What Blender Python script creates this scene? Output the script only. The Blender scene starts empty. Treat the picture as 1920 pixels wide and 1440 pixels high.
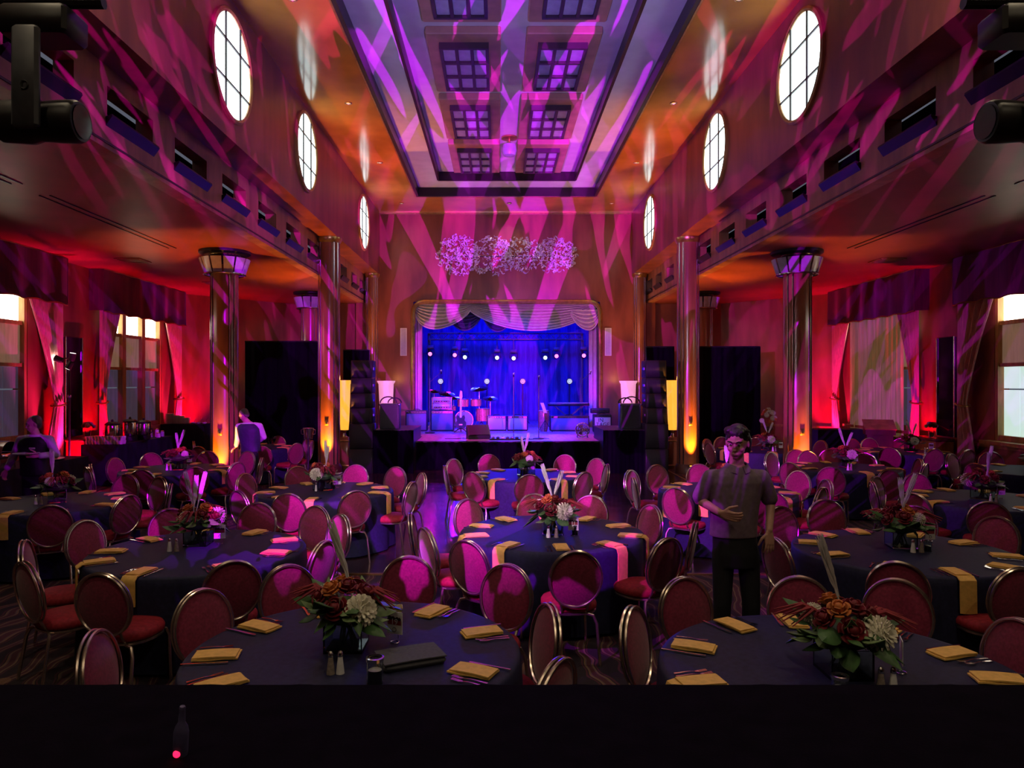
import bpy, math, random
from mathutils import Vector, Matrix, Quaternion
PI = math.pi
DOWN_W = 12.0
R = math.radians
random.seed(7)
scene = bpy.context.scene
COL = scene.collection

# ------------------------------------------------------------------ camera
FPX, VX, VY, CH = 1350.0, 933.0, 717.0, 2.25        # focal length (px), vanishing point (px), camera height
cam_d = bpy.data.cameras.new('camera'); cam = bpy.data.objects.new('camera', cam_d); COL.objects.link(cam)
cam_d.sensor_fit = 'HORIZONTAL'; cam_d.sensor_width = 36.0; cam_d.lens = FPX / 1920 * 36
cam_d.shift_x = (960 - VX) / 1920; cam_d.shift_y = -(720 - VY) / 1920
cam_d.clip_start = 0.05; cam_d.clip_end = 200
cam.location = (0, 0, CH); cam.rotation_euler = (R(90), 0, 0)
scene.camera = cam

# ------------------------------------------------------------------ world, exposure
w = bpy.data.worlds.new('world'); scene.world = w; w.use_nodes = True
w.node_tree.nodes['Background'].inputs[0].default_value = (0.30, 0.32, 0.42, 1)
w.node_tree.nodes['Background'].inputs[1].default_value = 0.3
vs = scene.view_settings
vs.view_transform = 'Standard'; vs.look = 'None'; vs.gamma = 1.0; vs.exposure = 0.0; vs.use_curve_mapping = False
try:
    scene.cycles.use_denoising = True
    scene.cycles.max_bounces = 4; scene.cycles.diffuse_bounces = 2; scene.cycles.glossy_bounces = 2; scene.cycles.adaptive_threshold = 0.08
    scene.cycles.transmission_bounces = 4; scene.cycles.sample_clamp_indirect = 4.0
    scene.cycles.caustics_reflective = False; scene.cycles.caustics_refractive = False
except Exception:
    pass

# ------------------------------------------------------------------ lamps
def aim(o, target):
    d = Vector(target) - o.location
    o.rotation_euler = d.to_track_quat('-Z', 'Y').to_euler()
def lamp(name, kind, loc, color, power, target=None, size=0.05, angle=60, blend=0.4, parent=None):
    d = bpy.data.lights.new(name, kind); d.color = color; d.energy = power
    if kind == 'AREA': d.shape = 'RECTANGLE'; d.size = size; d.size_y = size
    else: d.shadow_soft_size = size
    if kind == 'SPOT': d.spot_size = R(angle); d.spot_blend = blend
    o = bpy.data.objects.new(name, d); COL.objects.link(o); o.location = loc
    if target is not None: aim(o, target)
    if parent is not None: o.parent = parent
    return o
def gobo(o, su, sv, lo, hi, seed, fan, detail=1.6, warp=0.0, low=1.8, ku=24.0, kv=14.0, slant=0.0):
    """break-up gobo in the lamp: elongated blobs fanning out, by direction of the beam"""
    d = o.data; d.use_nodes = True; nt = d.node_tree; n = nt.nodes; L = nt.links
    em = n['Emission']; tc = n.new('ShaderNodeTexCoord'); sp = n.new('ShaderNodeSeparateXYZ')
    L.new(tc.outputs['Normal'], sp.inputs[0])
    def m(op, a, b=None, c=None):
        k = n.new('ShaderNodeMath'); k.operation = op
        for i, x in enumerate((a, b, c)):
            if x is None: continue
            if isinstance(x, (int, float)): k.inputs[i].default_value = x
            else: L.new(x, k.inputs[i])
        return k.outputs[0]
    az = m('MAXIMUM', m('ABSOLUTE', sp.outputs[2]), 0.02)
    u = m('DIVIDE', sp.outputs[0], az); v = m('DIVIDE', sp.outputs[1], az)
    den = m('MAXIMUM', m('ADD', m('MULTIPLY', v, fan), 1.0), 0.25)
    uu = m('DIVIDE', m('ADD', u, m('MULTIPLY', v, slant)), den)
    cx = n.new('ShaderNodeCombineXYZ')
    L.new(m('MULTIPLY', uu, su), cx.inputs[0]); L.new(m('MULTIPLY', v, sv), cx.inputs[1]); cx.inputs[2].default_value = seed
    nz = n.new('ShaderNodeTexNoise'); nz.inputs['Scale'].default_value = 1.0; nz.inputs['Detail'].default_value = detail
    nz.inputs['Distortion'].default_value = warp
    L.new(cx.outputs[0], nz.inputs['Vector'])
    mr = n.new('ShaderNodeMapRange'); mr.inputs[1].default_value = lo; mr.inputs[2].default_value = hi
    L.new(nz.outputs[0], mr.inputs[0])
    # the lens throws less light downwards, where the surfaces are close
    dn = m('POWER', m('MINIMUM', m('MAXIMUM', m('DIVIDE', m('ADD', v, 1.1), 1.2), 0.0), 1.0), low)
    # brightest along the beam axis, falling off to the rim
    hot = m('DIVIDE', 1.0, m('ADD', 1.0, m('ADD', m('MULTIPLY', m('MULTIPLY', u, u), ku), m('MULTIPLY', m('MULTIPLY', v, v), kv))))
    L.new(m('MULTIPLY', m('MULTIPLY', mr.outputs[0], dn), hot), em.inputs[1])

VIOLET = (0.62, 0.0, 1.0)
# moving heads at the mixing desk throw break-up patterns over room, walls and ceiling
g1 = lamp('moving_head_beam', 'SPOT', (-1.42, 3.05, 3.28), VIOLET, 38000, (0.6, 22, 5.4), 0.012, 128, 0.25); gobo(g1, 28.0, 3.6, .572, .579, 3.1, 0.9, slant=.30)
g2 = lamp('moving_head_beam', 'SPOT', (1.82, 3.05, 3.28), VIOLET, 38000, (0.2, 22, 5.4), 0.012, 128, 0.25); gobo(g2, 28.0, 3.6, .58, .587, 21.4, 0.9, slant=-.22)
g3 = lamp('moving_head_beam', 'SPOT', (-1.38, 3.12, 3.42), VIOLET, 9000, (0.2, 13.5, 0.9), 0.012, 92, 0.5); gobo(g3, 13.0, 7.0, .535, .545, 14.3, 0.2, 1.2, 0.0, 0.9, 2.0, 3.0)  # extra beam added without a fixture, for patches on tables and chairs
# blue-violet wash up into the ceiling tray
lamp('ceiling_wash', 'SPOT', (0.3, 3.2, 3.9), (0.10, 0.02, 1.0), 800, (0.3, 10.5, 8.4), 0.1, 56, 0.9)
lamp('ceiling_fill_lilac', 'SPOT', (0.3, 5.2, 3.9), (0.55, 0.42, 1.0), 900, (0.3, 15.0, 8.4), 0.2, 80, 0.9)  # added lilac fill, lifts the ceiling beyond what the windows give
# added soft lilac fill over the middle tables, no fixture of its own
lamp('front_fill', 'SPOT', (-1.3, 3.1, 3.5), (1.0, 0.76, 0.86), 1250, (0.6, 13, 0.9), 0.15, 62, 1.0)

# ------------------------------------------------------------------ helpers
def P(px, py, Y):
    """point of the room seen at pixel (px,py) at depth Y (used to read sizes off the photograph)"""
    return Vector(((px - VX) * Y / FPX, Y, CH - (py - VY) * Y / FPX))
def PX(px, Y): return (px - VX) * Y / FPX
def PZ(py, Y): return CH - (py - VY) * Y / FPX

class MB:
    def __init__(s): s.v = []; s.f = []
    def add(s, vs_, fs, M=None):
        o = len(s.v)
        for p in vs_:
            p = Vector(p)
            s.v.append(tuple(M @ p if M is not None else p))
        s.f += [tuple(i + o for i in f) for f in fs]
        return s
    def bx(s, x0, x1, y0, y1, z0, z1, M=None):
        v = [(x0,y0,z0),(x1,y0,z0),(x1,y1,z0),(x0,y1,z0),(x0,y0,z1),(x1,y0,z1),(x1,y1,z1),(x0,y1,z1)]
        return s.add(v, [(0,3,2,1),(4,5,6,7),(0,1,5,4),(1,2,6,5),(2,3,7,6),(3,0,4,7)], M)
    def cbox(s, c, d, M=None):
        return s.bx(c[0]-d[0]/2, c[0]+d[0]/2, c[1]-d[1]/2, c[1]+d[1]/2, c[2]-d[2]/2, c[2]+d[2]/2, M)
    def bbox(s, x0, x1, y0, y1, z0, z1, b=0.01, M=None):
        """box with chamfered vertical and top edges"""
        def ring(i, z): return [(x0+i+b,y0+i,z),(x1-i-b,y0+i,z),(x1-i,y0+i+b,z),(x1-i,y1-i-b,z),(x1-i-b,y1-i,z),(x0+i+b,y1-i,z),(x0+i,y1-i-b,z),(x0+i,y0+i+b,z)]
        v = ring(b*.7, z0) + ring(0, z0+b) + ring(0, z1-b) + ring(b*.7, z1)
        f = [tuple(reversed(range(8))), tuple(range(24, 32))]
        for k in range(3):
            for i in range(8): f.append((k*8+i, k*8+(i+1)%8, (k+1)*8+(i+1)%8, (k+1)*8+i))
        return s.add(v, f, M)
    def lathe(s, prof, n=16, M=None, sx=1.0, sy=1.0, cap=True):
        v = []; f = []
        for r, z in prof:
            for i in range(n):
                a = 2*PI*i/n; v.append((r*math.cos(a)*sx, r*math.sin(a)*sy, z))
        for k in range(len(prof)-1):
            for i in range(n): f.append((k*n+i, k*n+(i+1)%n, (k+1)*n+(i+1)%n, (k+1)*n+i))
        if cap:
            f.append(tuple(reversed(range(n)))); o = (len(prof)-1)*n; f.append(tuple(range(o, o+n)))
        return s.add(v, f, M)
    def tube(s, pts, r, n=6, closed=False, M=None, flat=1.0):
        pts = [Vector(p) for p in pts]; m = len(pts); v = []; f = []
        rr = r if isinstance(r, (list, tuple)) else [r]*m
        up = None
        for i, p in enumerate(pts):
            a = pts[(i-1) % m] if (closed or i > 0) else p
            b = pts[(i+1) % m] if (closed or i < m-1) else p
            t = (b - a).normalized() if (b-a).length > 1e-9 else Vector((0,0,1))
            if up is None:
                up = Vector((0,0,1)) if abs(t.z) < .9 else Vector((1,0,0))
            u = (up - t*up.dot(t))
            u = u.normalized() if u.length > 1e-6 else t.orthogonal().normalized()
            up = u; w_ = t.cross(u)
            for k in range(n):
                an = 2*PI*k/n
                v.append(tuple(p + (u*math.cos(an)*flat + w_*math.sin(an))*rr[i]))
        for i in range(m if closed else m-1):
            for k in range(n):
                j = (i+1) % m
                f.append((i*n+k, i*n+(k+1)%n, j*n+(k+1)%n, j*n+k))
        if not closed:
            f.append(tuple(reversed(range(n)))); f.append(tuple(range((m-1)*n, m*n)))
        return s.add(v, f, M)
    def ell(s, c, r, nu=12, nv=8, M=None):
        v = []; f = []
        for j in range(1, nv):
            t = PI*j/nv
            for i in range(nu):
                a = 2*PI*i/nu
                v.append((c[0]+r[0]*math.sin(t)*math.cos(a), c[1]+r[1]*math.sin(t)*math.sin(a), c[2]+r[2]*math.cos(t)))
        top = len(v); v.append((c[0],c[1],c[2]+r[2])); v.append((c[0],c[1],c[2]-r[2]))
        for j in range(nv-2):
            for i in range(nu): f.append((j*nu+i, (j+1)*nu+i, (j+1)*nu+(i+1)%nu, j*nu+(i+1)%nu))
        for i in range(nu):
            f.append((top, i, (i+1)%nu)); o = (nv-2)*nu; f.append((top+1, o+(i+1)%nu, o+i))
        return s.add(v, f, M)
    def grid(s, fn, nu, nv, M=None, wrap=False):
        v = [fn(i/(nu if wrap else nu-1) if nu > 1 else 0, j/(nv-1)) for j in range(nv) for i in range(nu)]
        f = []
        for j in range(nv-1):
            for i in range(nu if wrap else nu-1):
                f.append((j*nu+i, j*nu+(i+1)%nu, (j+1)*nu+(i+1)%nu, (j+1)*nu+i))
        return s.add(v, f, M)
    def slab(s, fn, nu, nv, th, M=None):
        """thin closed sheet following fn, thickness th along the local normal"""
        g = [[Vector(fn(i/(nu-1), j/(nv-1))) for i in range(nu)] for j in range(nv)]
        top = []; bot = []
        for j in range(nv):
            for i in range(nu):
                a = g[j][min(i+1,nu-1)] - g[j][max(i-1,0)]; b = g[min(j+1,nv-1)][i] - g[max(j-1,0)][i]
                n_ = a.cross(b); n_ = n_.normalized() if n_.length > 1e-9 else Vector((0,0,1))
                top.append(tuple(g[j][i] + n_*th/2)); bot.append(tuple(g[j][i] - n_*th/2))
        N = nu*nv; f = []
        for j in range(nv-1):
            for i in range(nu-1):
                q = (j*nu+i, j*nu+i+1, (j+1)*nu+i+1, (j+1)*nu+i); f.append(q); f.append(tuple(N+k for k in reversed(q)))
        edge = [i for i in range(nu)] + [j*nu+nu-1 for j in range(1,nv)] + [(nv-1)*nu+i for i in range(nu-2,-1,-1)] + [j*nu for j in range(nv-2,0,-1)]
        for k in range(len(edge)):
            a, b = edge[k], edge[(k+1)%len(edge)]; f.append((b, a, N+a, N+b))
        return s.add(top+bot, f, M)
    def prism(s, pts, axis, d0, d1, M=None):
        """polygon (2-D pts) extruded along axis: 'x' -> pts are (y,z), 'y' -> (x,z), 'z' -> (x,y)"""
        def q(p, d): return {'x': (d,p[0],p[1]), 'y': (p[0],d,p[1]), 'z': (p[0],p[1],d)}[axis]
        n = len(pts); v = [q(p,d0) for p in pts] + [q(p,d1) for p in pts]
        f = [tuple(reversed(range(n))), tuple(range(n,2*n))] + [(i,(i+1)%n,n+(i+1)%n,n+i) for i in range(n)]
        return s.add(v, f, M)
    def mesh(s, name, m, smooth=True, ang=38):
        me = bpy.data.meshes.new(name); me.from_pydata(s.v, [], s.f); me.update()
        import bmesh
        b = bmesh.new(); b.from_mesh(me); bmesh.ops.recalc_face_normals(b, faces=b.faces); b.to_mesh(me); b.free()
        if m is not None: me.materials.append(m)
        if smooth:
            for p in me.polygons: p.use_smooth = True
            me.set_sharp_from_angle(angle=R(ang))
        return me
    def build(s, name, m, parent=None, loc=None, smooth=True, **k):
        return put(name, s.mesh(name, m, smooth), parent, loc, **k)

def put(name, me, parent=None, loc=None, rot=None, label=None, cat=None, group=None, kind=None, scale=None):
    o = bpy.data.objects.new(name, me); COL.objects.link(o)
    if loc is not None: o.location = loc
    if rot is not None: o.rotation_euler = rot if isinstance(rot, (tuple, list)) else (0,0,rot)
    if scale is not None: o.scale = scale if isinstance(scale, (tuple,list)) else (scale,)*3
    if parent is not None: o.parent = parent
    if label: o['label'] = label
    if cat: o['category'] = cat
    if group: o['group'] = group
    if kind: o['kind'] = kind
    return o
def thing(name, label, cat, loc=(0,0,0), rot=0, group=None, scale=None):
    o = put(name, None, None, loc, rot, label, cat, group, None, scale); o.empty_display_size = .1
    return o
def place(T, name, label, cat, loc, rot=0, group=None, scale=None):
    """a thing from a template [(part, mesh, [(subpart, mesh), ...]), ...]; copies share mesh data"""
    t = thing(name, label, cat, loc, rot, group, scale)
    for part in T:
        p = put(part[0], part[1], t)
        for sub in (part[2] if len(part) > 2 else []): put(sub[0], sub[1], p)
    return t
def struct(name, mb, m, parent=None, smooth=False, loc=None):
    return mb.build(name, m, parent, loc, smooth, kind=None if parent else 'structure')
def rotm(axis, deg, at=(0,0,0)):
    return Matrix.Translation(at) @ Matrix.Rotation(R(deg), 4, axis) @ Matrix.Translation(-Vector(at))
def TR(x=0, y=0, z=0): return Matrix.Translation((x,y,z))

# ------------------------------------------------------------------ materials
def mat(name, col, rough=.5, metal=0.0, var=0.0, vscale=8.0, stretch=(1,1,1), bump=0.0, bscale=40.0, spec=.5, emit=None, estr=0.0, trans=0.0, ior=1.45, col2=None, coat=0.0, sheen=0.0, alpha=1.0):
    m = bpy.data.materials.new(name); m.use_nodes = True; nt = m.node_tree; n = nt.nodes; L = nt.links
    b = n['Principled BSDF']
    b.inputs['Base Color'].default_value = (*col, 1); b.inputs['Roughness'].default_value = rough
    b.inputs['Metallic'].default_value = metal; b.inputs['Specular IOR Level'].default_value = spec
    b.inputs['Transmission Weight'].default_value = trans; b.inputs['IOR'].default_value = ior
    b.inputs['Coat Weight'].default_value = coat; b.inputs['Coat Roughness'].default_value = .12
    b.inputs['Sheen Weight'].default_value = sheen
    b.inputs['Alpha'].default_value = alpha
    if emit: b.inputs['Emission Color'].default_value = (*emit, 1); b.inputs['Emission Strength'].default_value = estr
    if var > 0 or bump > 0:
        tc = n.new('ShaderNodeTexCoord'); mp = n.new('ShaderNodeMapping'); mp.inputs['Scale'].default_value = stretch
        L.new(tc.outputs['Object'], mp.inputs[0])
    if var > 0:
        nz = n.new('ShaderNodeTexNoise'); nz.inputs['Scale'].default_value = vscale; nz.inputs['Detail'].default_value = 5
        L.new(mp.outputs[0], nz.inputs['Vector'])
        cr = n.new('ShaderNodeValToRGB')
        c2 = col2 if col2 else tuple(c*(1-var) for c in col)
        c1 = tuple(min(1, c*(1+var*.6)) for c in col)
        cr.color_ramp.elements[0].position = .35; cr.color_ramp.elements[1].position = .68
        cr.color_ramp.elements[0].color = (*c2, 1); cr.color_ramp.elements[1].color = (*c1, 1)
        L.new(nz.outputs[0], cr.inputs[0]); L.new(cr.outputs[0], b.inputs['Base Color'])
    if bump > 0:
        n2 = n.new('ShaderNodeTexNoise'); n2.inputs['Scale'].default_value = bscale; n2.inputs['Detail'].default_value = 3
        L.new(mp.outputs[0], n2.inputs['Vector'])
        bp = n.new('ShaderNodeBump'); bp.inputs['Strength'].default_value = bump; bp.inputs['Distance'].default_value = .01
        L.new(n2.outputs[0], bp.inputs['Height']); L.new(bp.outputs[0], b.inputs['Normal'])
    return m
M = {}
M['veneer'] = mat('wall_veneer', (.30,.085,.050), .30, 0, .35, 1.6, (1.5,1.5,.35), .03, 30, .5)
M['fascia'] = mat('fascia_veneer', (.38,.17,.085), .32, 0, .35, 2.2, (2,2,.5), .04, 30)
M['copper'] = mat('lacquered_ceiling', (.55,.21,.032), .13, 0, .30, .8, (1,1,1), .012, 6, .8)
M['aisle_ceiling'] = mat('aisle_ceiling_lacquer', (.30,.065,.035), .42, 0, .25, .9, (1,1,1), .02, 6, .6)
M['plaster'] = mat('ceiling_plaster', (.66,.60,.66), .7, 0, .08, 3, (1,1,1), .03, 20)
M['trim_dark'] = mat('dark_bronze_trim', (.022,.012,.014), .35, .3, .2, 5)
M['trim_gold'] = mat('gilt_trim', (.62,.40,.14), .28, .9, .2, 9)
M['coffer'] = mat('coffer_panel', (.42,.20,.16), .5, 0, .2, 3)
M['coffer_frame'] = mat('coffer_frame', (.05,.025,.04), .4, 0, .2, 5)
M['frost'] = mat('frosted_pane', (.42,.40,.55), .35, 0, .15, 6, (1,1,1), .08, 60)
M['day'] = mat('daylit_oval_pane', (.8,.85,.85), .4, 0, 0, emit=(.80,1.0,.97), estr=3.2)
M['day_warm'] = mat('daylit_transom_pane', (.9,.85,.75), .4, 0, 0, emit=(1.0,.92,.72), estr=6.0)
M['day_green'] = mat('daylit_lower_pane', (.6,.7,.65), .3, 0, 0, emit=(.62,.86,.76), estr=.85)
M['shade'] = mat('drawn_shade', (.42,.30,.24), .8, 0, .2, 4, (3,3,.4), .05, 50, emit=(.85,.50,.30), estr=.13)  # weak emission stands for daylight behind the blind
M['lowpane'] = mat('curtained_pane', (.20,.16,.27), .3, 0, .3, 3, (4,4,.4), .03, 40, emit=(.45,.38,.62), estr=.055)
M['frame_wood'] = mat('golden_window_frame', (.45,.23,.07), .38, 0, .3, 5, (2,2,.4), .03, 40)
M['wood_dark'] = mat('dark_wood', (.10,.035,.02), .35, 0, .35, 4, (1,1,.3), .03, 40)
M['column'] = mat('column_veneer', (.33,.12,.06), .22, 0, .35, 1.8, (2,2,.3), .02, 30, .6)
M['chrome'] = mat('brushed_steel', (.72,.70,.72), .18, 1.0, .06, 30)
M['brass'] = mat('chair_gold', (.62,.50,.43), .26, .95, .15, 25)
M['red_fabric'] = mat('chair_fabric', (.22,.020,.058), .75, 0, .25, 60, (1,1,1), .15, 220, .25, sheen=.25)
M['seat_fabric'] = mat('seat_fabric', (.26,.016,.026), .7, 0, .25, 40, (1,1,1), .15, 180, .25)
M['cloth'] = mat('navy_tablecloth', (.016,.017,.052), .62, 0, .25, 30, (1,1,1), .12, 260, .3)
M['napkin'] = mat('gold_napkin', (.74,.45,.12), .75, 0, .12, 30, (1,1,1), .2, 240, .2)
M['black_cloth'] = mat('black_cloth', (.0035,.002,.006), .9, 0, .3, 14, (1,1,.2), .1, 120, .04)
M['navy_cloth'] = mat('buffet_cloth', (.012,.013,.030), .7, 0, .3, 10, (1,1,.2), .1, 120, .25)
M['black'] = mat('black_casing', (.012,.012,.014), .45, 0, .3, 20)
M['grille'] = mat('speaker_grille', (.018,.018,.022), .55, .2, .4, 160, (1,1,1), .4, 400)
M['grey'] = mat('grey_casing', (.07,.075,.09), .5, 0, .2, 20)
M['glass'] = mat('clear_glass', (.95,.97,1), .03, 0, 0, trans=1.0, ior=1.45)
M['crystal'] = mat('crystal_glass', (.88,.86,.92), .10, .25, .15, 9, spec=1.0, coat=1.0)
M['white'] = mat('white_china', (.78,.76,.74), .3, 0, .05, 12)
M['steel'] = mat('polished_cutlery', (.78,.77,.80), .14, 1.0, .08, 50)
M['curtain'] = mat('rose_curtain', (.62,.30,.26), .7, 0, .2, 5, (6,6,.4), .08, 60, .3, sheen=.3)
M['sheer'] = mat('tan_sheer_curtain', (.55,.42,.24), .75, 0, .25, 4, (6,6,.3), .06, 60, emit=(.9,.65,.28), estr=.05)  # slight emission stands in for window light through the cloth
M['valance'] = mat('velvet_valance', (.085,.012,.035), .75, 0, .3, 4, (5,5,.4), .08, 60, sheen=.3)
M['swag'] = mat('stage_swag', (.66,.60,.50), .6, 0, .1, 5, (1,1,1), .05, 40)
M['swag_dark'] = mat('stage_swag_dark', (.07,.05,.14), .6, 0, .2, 5)
M['stage_floor'] = mat('stage_boards', (.38,.30,.34), .42, 0, .25, 3, (6,.6,1), .05, 20)
M['tolex'] = mat('amplifier_tolex', (.03,.03,.04), .55, 0, .3, 90, (1,1,1), .3, 300)
M['amp_blue'] = mat('amplifier_cloth', (.16,.16,.24), .7, 0, .2, 120, (1,1,1), .2, 400)
M['amp_silver'] = mat('silver_grille_cloth', (.52,.54,.60), .6, 0, .15, 90, (1,1,1), .2, 400)
M['drum'] = mat('sparkle_drum_shell', (.55,.16,.20), .2, .3, .5, 60)
M['cymbal'] = mat('bronze_cymbal', (.75,.50,.22), .22, 1.0, .2, 12)
M['skin'] = mat('skin', (.50,.27,.20), .5, 0, .12, 12, bump=.03, bscale=90)
M['skin_pale'] = mat('skin_pale', (.58,.34,.27), .5, 0, .12, 12)
M['hair'] = mat('dark_hair', (.012,.009,.010), .42, 0, .4, 22, (1,1,.25), .5, 70)
M['hair_grey'] = mat('grey_hair', (.16,.13,.13), .5, 0, .3, 30, (1,1,.3), .4, 70)
M['polo'] = mat('mauve_polo', (.19,.135,.17), .8, 0, .15, 30, (1,1,1), .12, 160, .25)
M['trousers'] = mat('dark_trousers', (.009,.009,.014), .75, 0, .3, 14, (1,1,.3), .08, 90)
M['vest'] = mat('black_vest', (.012,.011,.016), .6, 0, .2, 20)
M['shirt'] = mat('white_shirt', (.66,.65,.70), .7, 0, .08, 10, (1,1,1), .08, 60)
M['leaf'] = mat('leaf_green', (.055,.13,.04), .5, 0, .4, 20)
M['leaf_pale'] = mat('leaf_pale', (.16,.24,.10), .5, 0, .3, 20)
M['rose'] = mat('burgundy_rose', (.16,.006,.014), .6, 0, .35, 30)
M['rose_orange'] = mat('orange_rose', (.52,.15,.03), .6, 0, .3, 30)
M['mum'] = mat('white_chrysanthemum', (.74,.70,.56), .65, 0, .2, 40)
M['plume'] = mat('white_plume', (.62,.58,.58), .8, 0, .15, 30)
M['amaranth'] = mat('red_tassel', (.25,.02,.03), .7, 0, .3, 30)
M['paper'] = mat('white_card', (.74,.72,.74), .6, 0, .04, 20)
M['ink_red'] = mat('card_red_print', (.30,.035,.05), .6, 0, .2, 30)
M['ink_dark'] = mat('card_dark_print', (.02,.008,.012), .6, 0, .2, 30)
M['felt'] = mat('grey_felt', (.085,.085,.10), .9, 0, .15, 60, (1,1,1), .2, 300)
M['food'] = mat('yellow_food', (.72,.50,.10), .6, 0, .3, 30, (1,1,1), .4, 60)
M['led_red'] = mat('red_led', (.5,.0,.02), .4, 0, 0, emit=(1,.01,.06), estr=3.0)
M['cord'] = mat('black_cable', (.01,.01,.012), .5, 0, .2, 30)

def m_carpet():
    m = mat('patterned_carpet', (.05,.02,.03), .9); nt = m.node_tree; n = nt.nodes; L = nt.links; b = n['Principled BSDF']
    tc = n.new('ShaderNodeTexCoord')
    nz = n.new('ShaderNodeTexNoise'); nz.inputs['Scale'].default_value = 1.1; nz.inputs['Detail'].default_value = 2
    L.new(tc.outputs['Object'], nz.inputs['Vector'])
    mx = n.new('ShaderNodeMix'); mx.data_type = 'VECTOR'; mx.inputs[0].default_value = .35
    L.new(tc.outputs['Object'], mx.inputs[4]); L.new(nz.outputs['Color'], mx.inputs[5])
    vo = n.new('ShaderNodeTexVoronoi'); vo.inputs['Scale'].default_value = 3.0; vo.feature = 'SMOOTH_F1'
    L.new(mx.outputs[1], vo.inputs['Vector'])
    wv = n.new('ShaderNodeTexWave'); wv.inputs['Scale'].default_value = 2.2; wv.inputs['Distortion'].default_value = 7.0; wv.inputs['Detail'].default_value = 1.0
    L.new(mx.outputs[1], wv.inputs['Vector'])
    cr = n.new('ShaderNodeValToRGB'); e = cr.color_ramp; e.interpolation = 'CONSTANT'
    e.elements[0].position = 0; e.elements[0].color = (.012,.008,.016,1); e.elements[1].position = .42; e.elements[1].color = (.10,.022,.04,1)
    for p_, c_ in ((.6,(.014,.009,.02,1)),(.72,(.24,.15,.075,1)),(.84,(.16,.12,.11,1)),(.92,(.09,.02,.035,1))):
        q = e.elements.new(p_); q.color = c_
    L.new(wv.outputs[0], cr.inputs[0])
    c2 = n.new('ShaderNodeValToRGB'); f = c2.color_ramp; f.interpolation = 'CONSTANT'
    f.elements[0].position = 0; f.elements[0].color = (.22,.13,.06,1); f.elements[1].position = .16; f.elements[1].color = (.02,.01,.02,1)
    L.new(vo.outputs['Distance'], c2.inputs[0])
    mc = n.new('ShaderNodeMix'); mc.data_type = 'RGBA'; mc.blend_type = 'LIGHTEN'; mc.inputs[0].default_value = .8
    L.new(cr.outputs[0], mc.inputs[6]); L.new(c2.outputs[0], mc.inputs[7])
    dk = n.new('ShaderNodeMix'); dk.data_type = 'RGBA'; dk.blend_type = 'MULTIPLY'; dk.inputs[0].default_value = 1.0; dk.inputs[7].default_value = (.62,.55,.55,1)
    L.new(mc.outputs[2], dk.inputs[6]); L.new(dk.outputs[2], b.inputs['Base Color'])
    return m
M['carpet'] = m_carpet()
def m_parquet():
    m = mat('dance_floor_boards', (.03,.018,.02), .16, spec=.6); nt = m.node_tree; n = nt.nodes; L = nt.links; b = n['Principled BSDF']
    tc = n.new('ShaderNodeTexCoord'); br = n.new('ShaderNodeTexBrick'); br.inputs['Scale'].default_value = 1.0
    br.inputs['Color1'].default_value = (.045,.022,.02,1); br.inputs['Color2'].default_value = (.022,.012,.013,1); br.inputs['Mortar'].default_value = (.008,.005,.006,1)
    br.inputs['Brick Width'].default_value = .9; br.inputs['Row Height'].default_value = .09; br.inputs['Mortar Size'].default_value = .004
    L.new(tc.outputs['Object'], br.inputs['Vector']); L.new(br.outputs['Color'], b.inputs['Base Color'])
    nz = n.new('ShaderNodeTexNoise'); nz.inputs['Scale'].default_value = 3; L.new(tc.outputs['Object'], nz.inputs['Vector'])
    mr = n.new('ShaderNodeMapRange'); mr.inputs[3].default_value = .10; mr.inputs[4].default_value = .26
    L.new(nz.outputs[0], mr.inputs[0]); L.new(mr.outputs[0], b.inputs['Roughness'])
    return m
M['parquet'] = m_parquet()

# ------------------------------------------------------------------ the hall
XC = .27
NL, NR = -3.93, 4.47          # upper walls of the nave
FL, FR = -4.42, 4.96          # fascias of the side aisles
OL, OR = -9.5, 10.04          # outer walls
ZC, ZS, ZA = 7.9, 5.83, 4.9   # nave ceiling, underside of upper wall, aisle ceiling
YB, Y0 = 24.0, -6.0
def mx(x): return 2*XC - x    # mirror across the hall's axis

struct('floor', MB().bx(OL-.3, OR+.3, Y0, 31, -.12, 0), M['carpet'])
struct('floor_dance', MB().bx(-3.75, 4.3, 8.45, 18.4, 0, .012), M['parquet'])
fe = MB(); fe.bx(-3.80, 4.35, 8.40, 8.45, 0, .016); fe.bx(-3.80, -3.75, 8.45, 18.4, 0, .016); fe.bx(4.3, 4.35, 8.45, 18.4, 0, .016)
struct('trim_1', fe, M['trim_gold'])

# rear wall behind the camera, aisle rear parts
struct('wall_rear', MB().bx(OL-.3, OR+.3, Y0-.2, Y0, 0, 8.6), M['veneer'])
# upper nave walls (underside of each shows as the dark band over the fascia)
for nm, x0, x1 in (('wall_left_upper', FL, NL), ('wall_right_upper', NR, FR)):
    struct(nm, MB().bx(x0, x1, Y0, YB, ZS, ZC+.6), M['veneer'])
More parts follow.
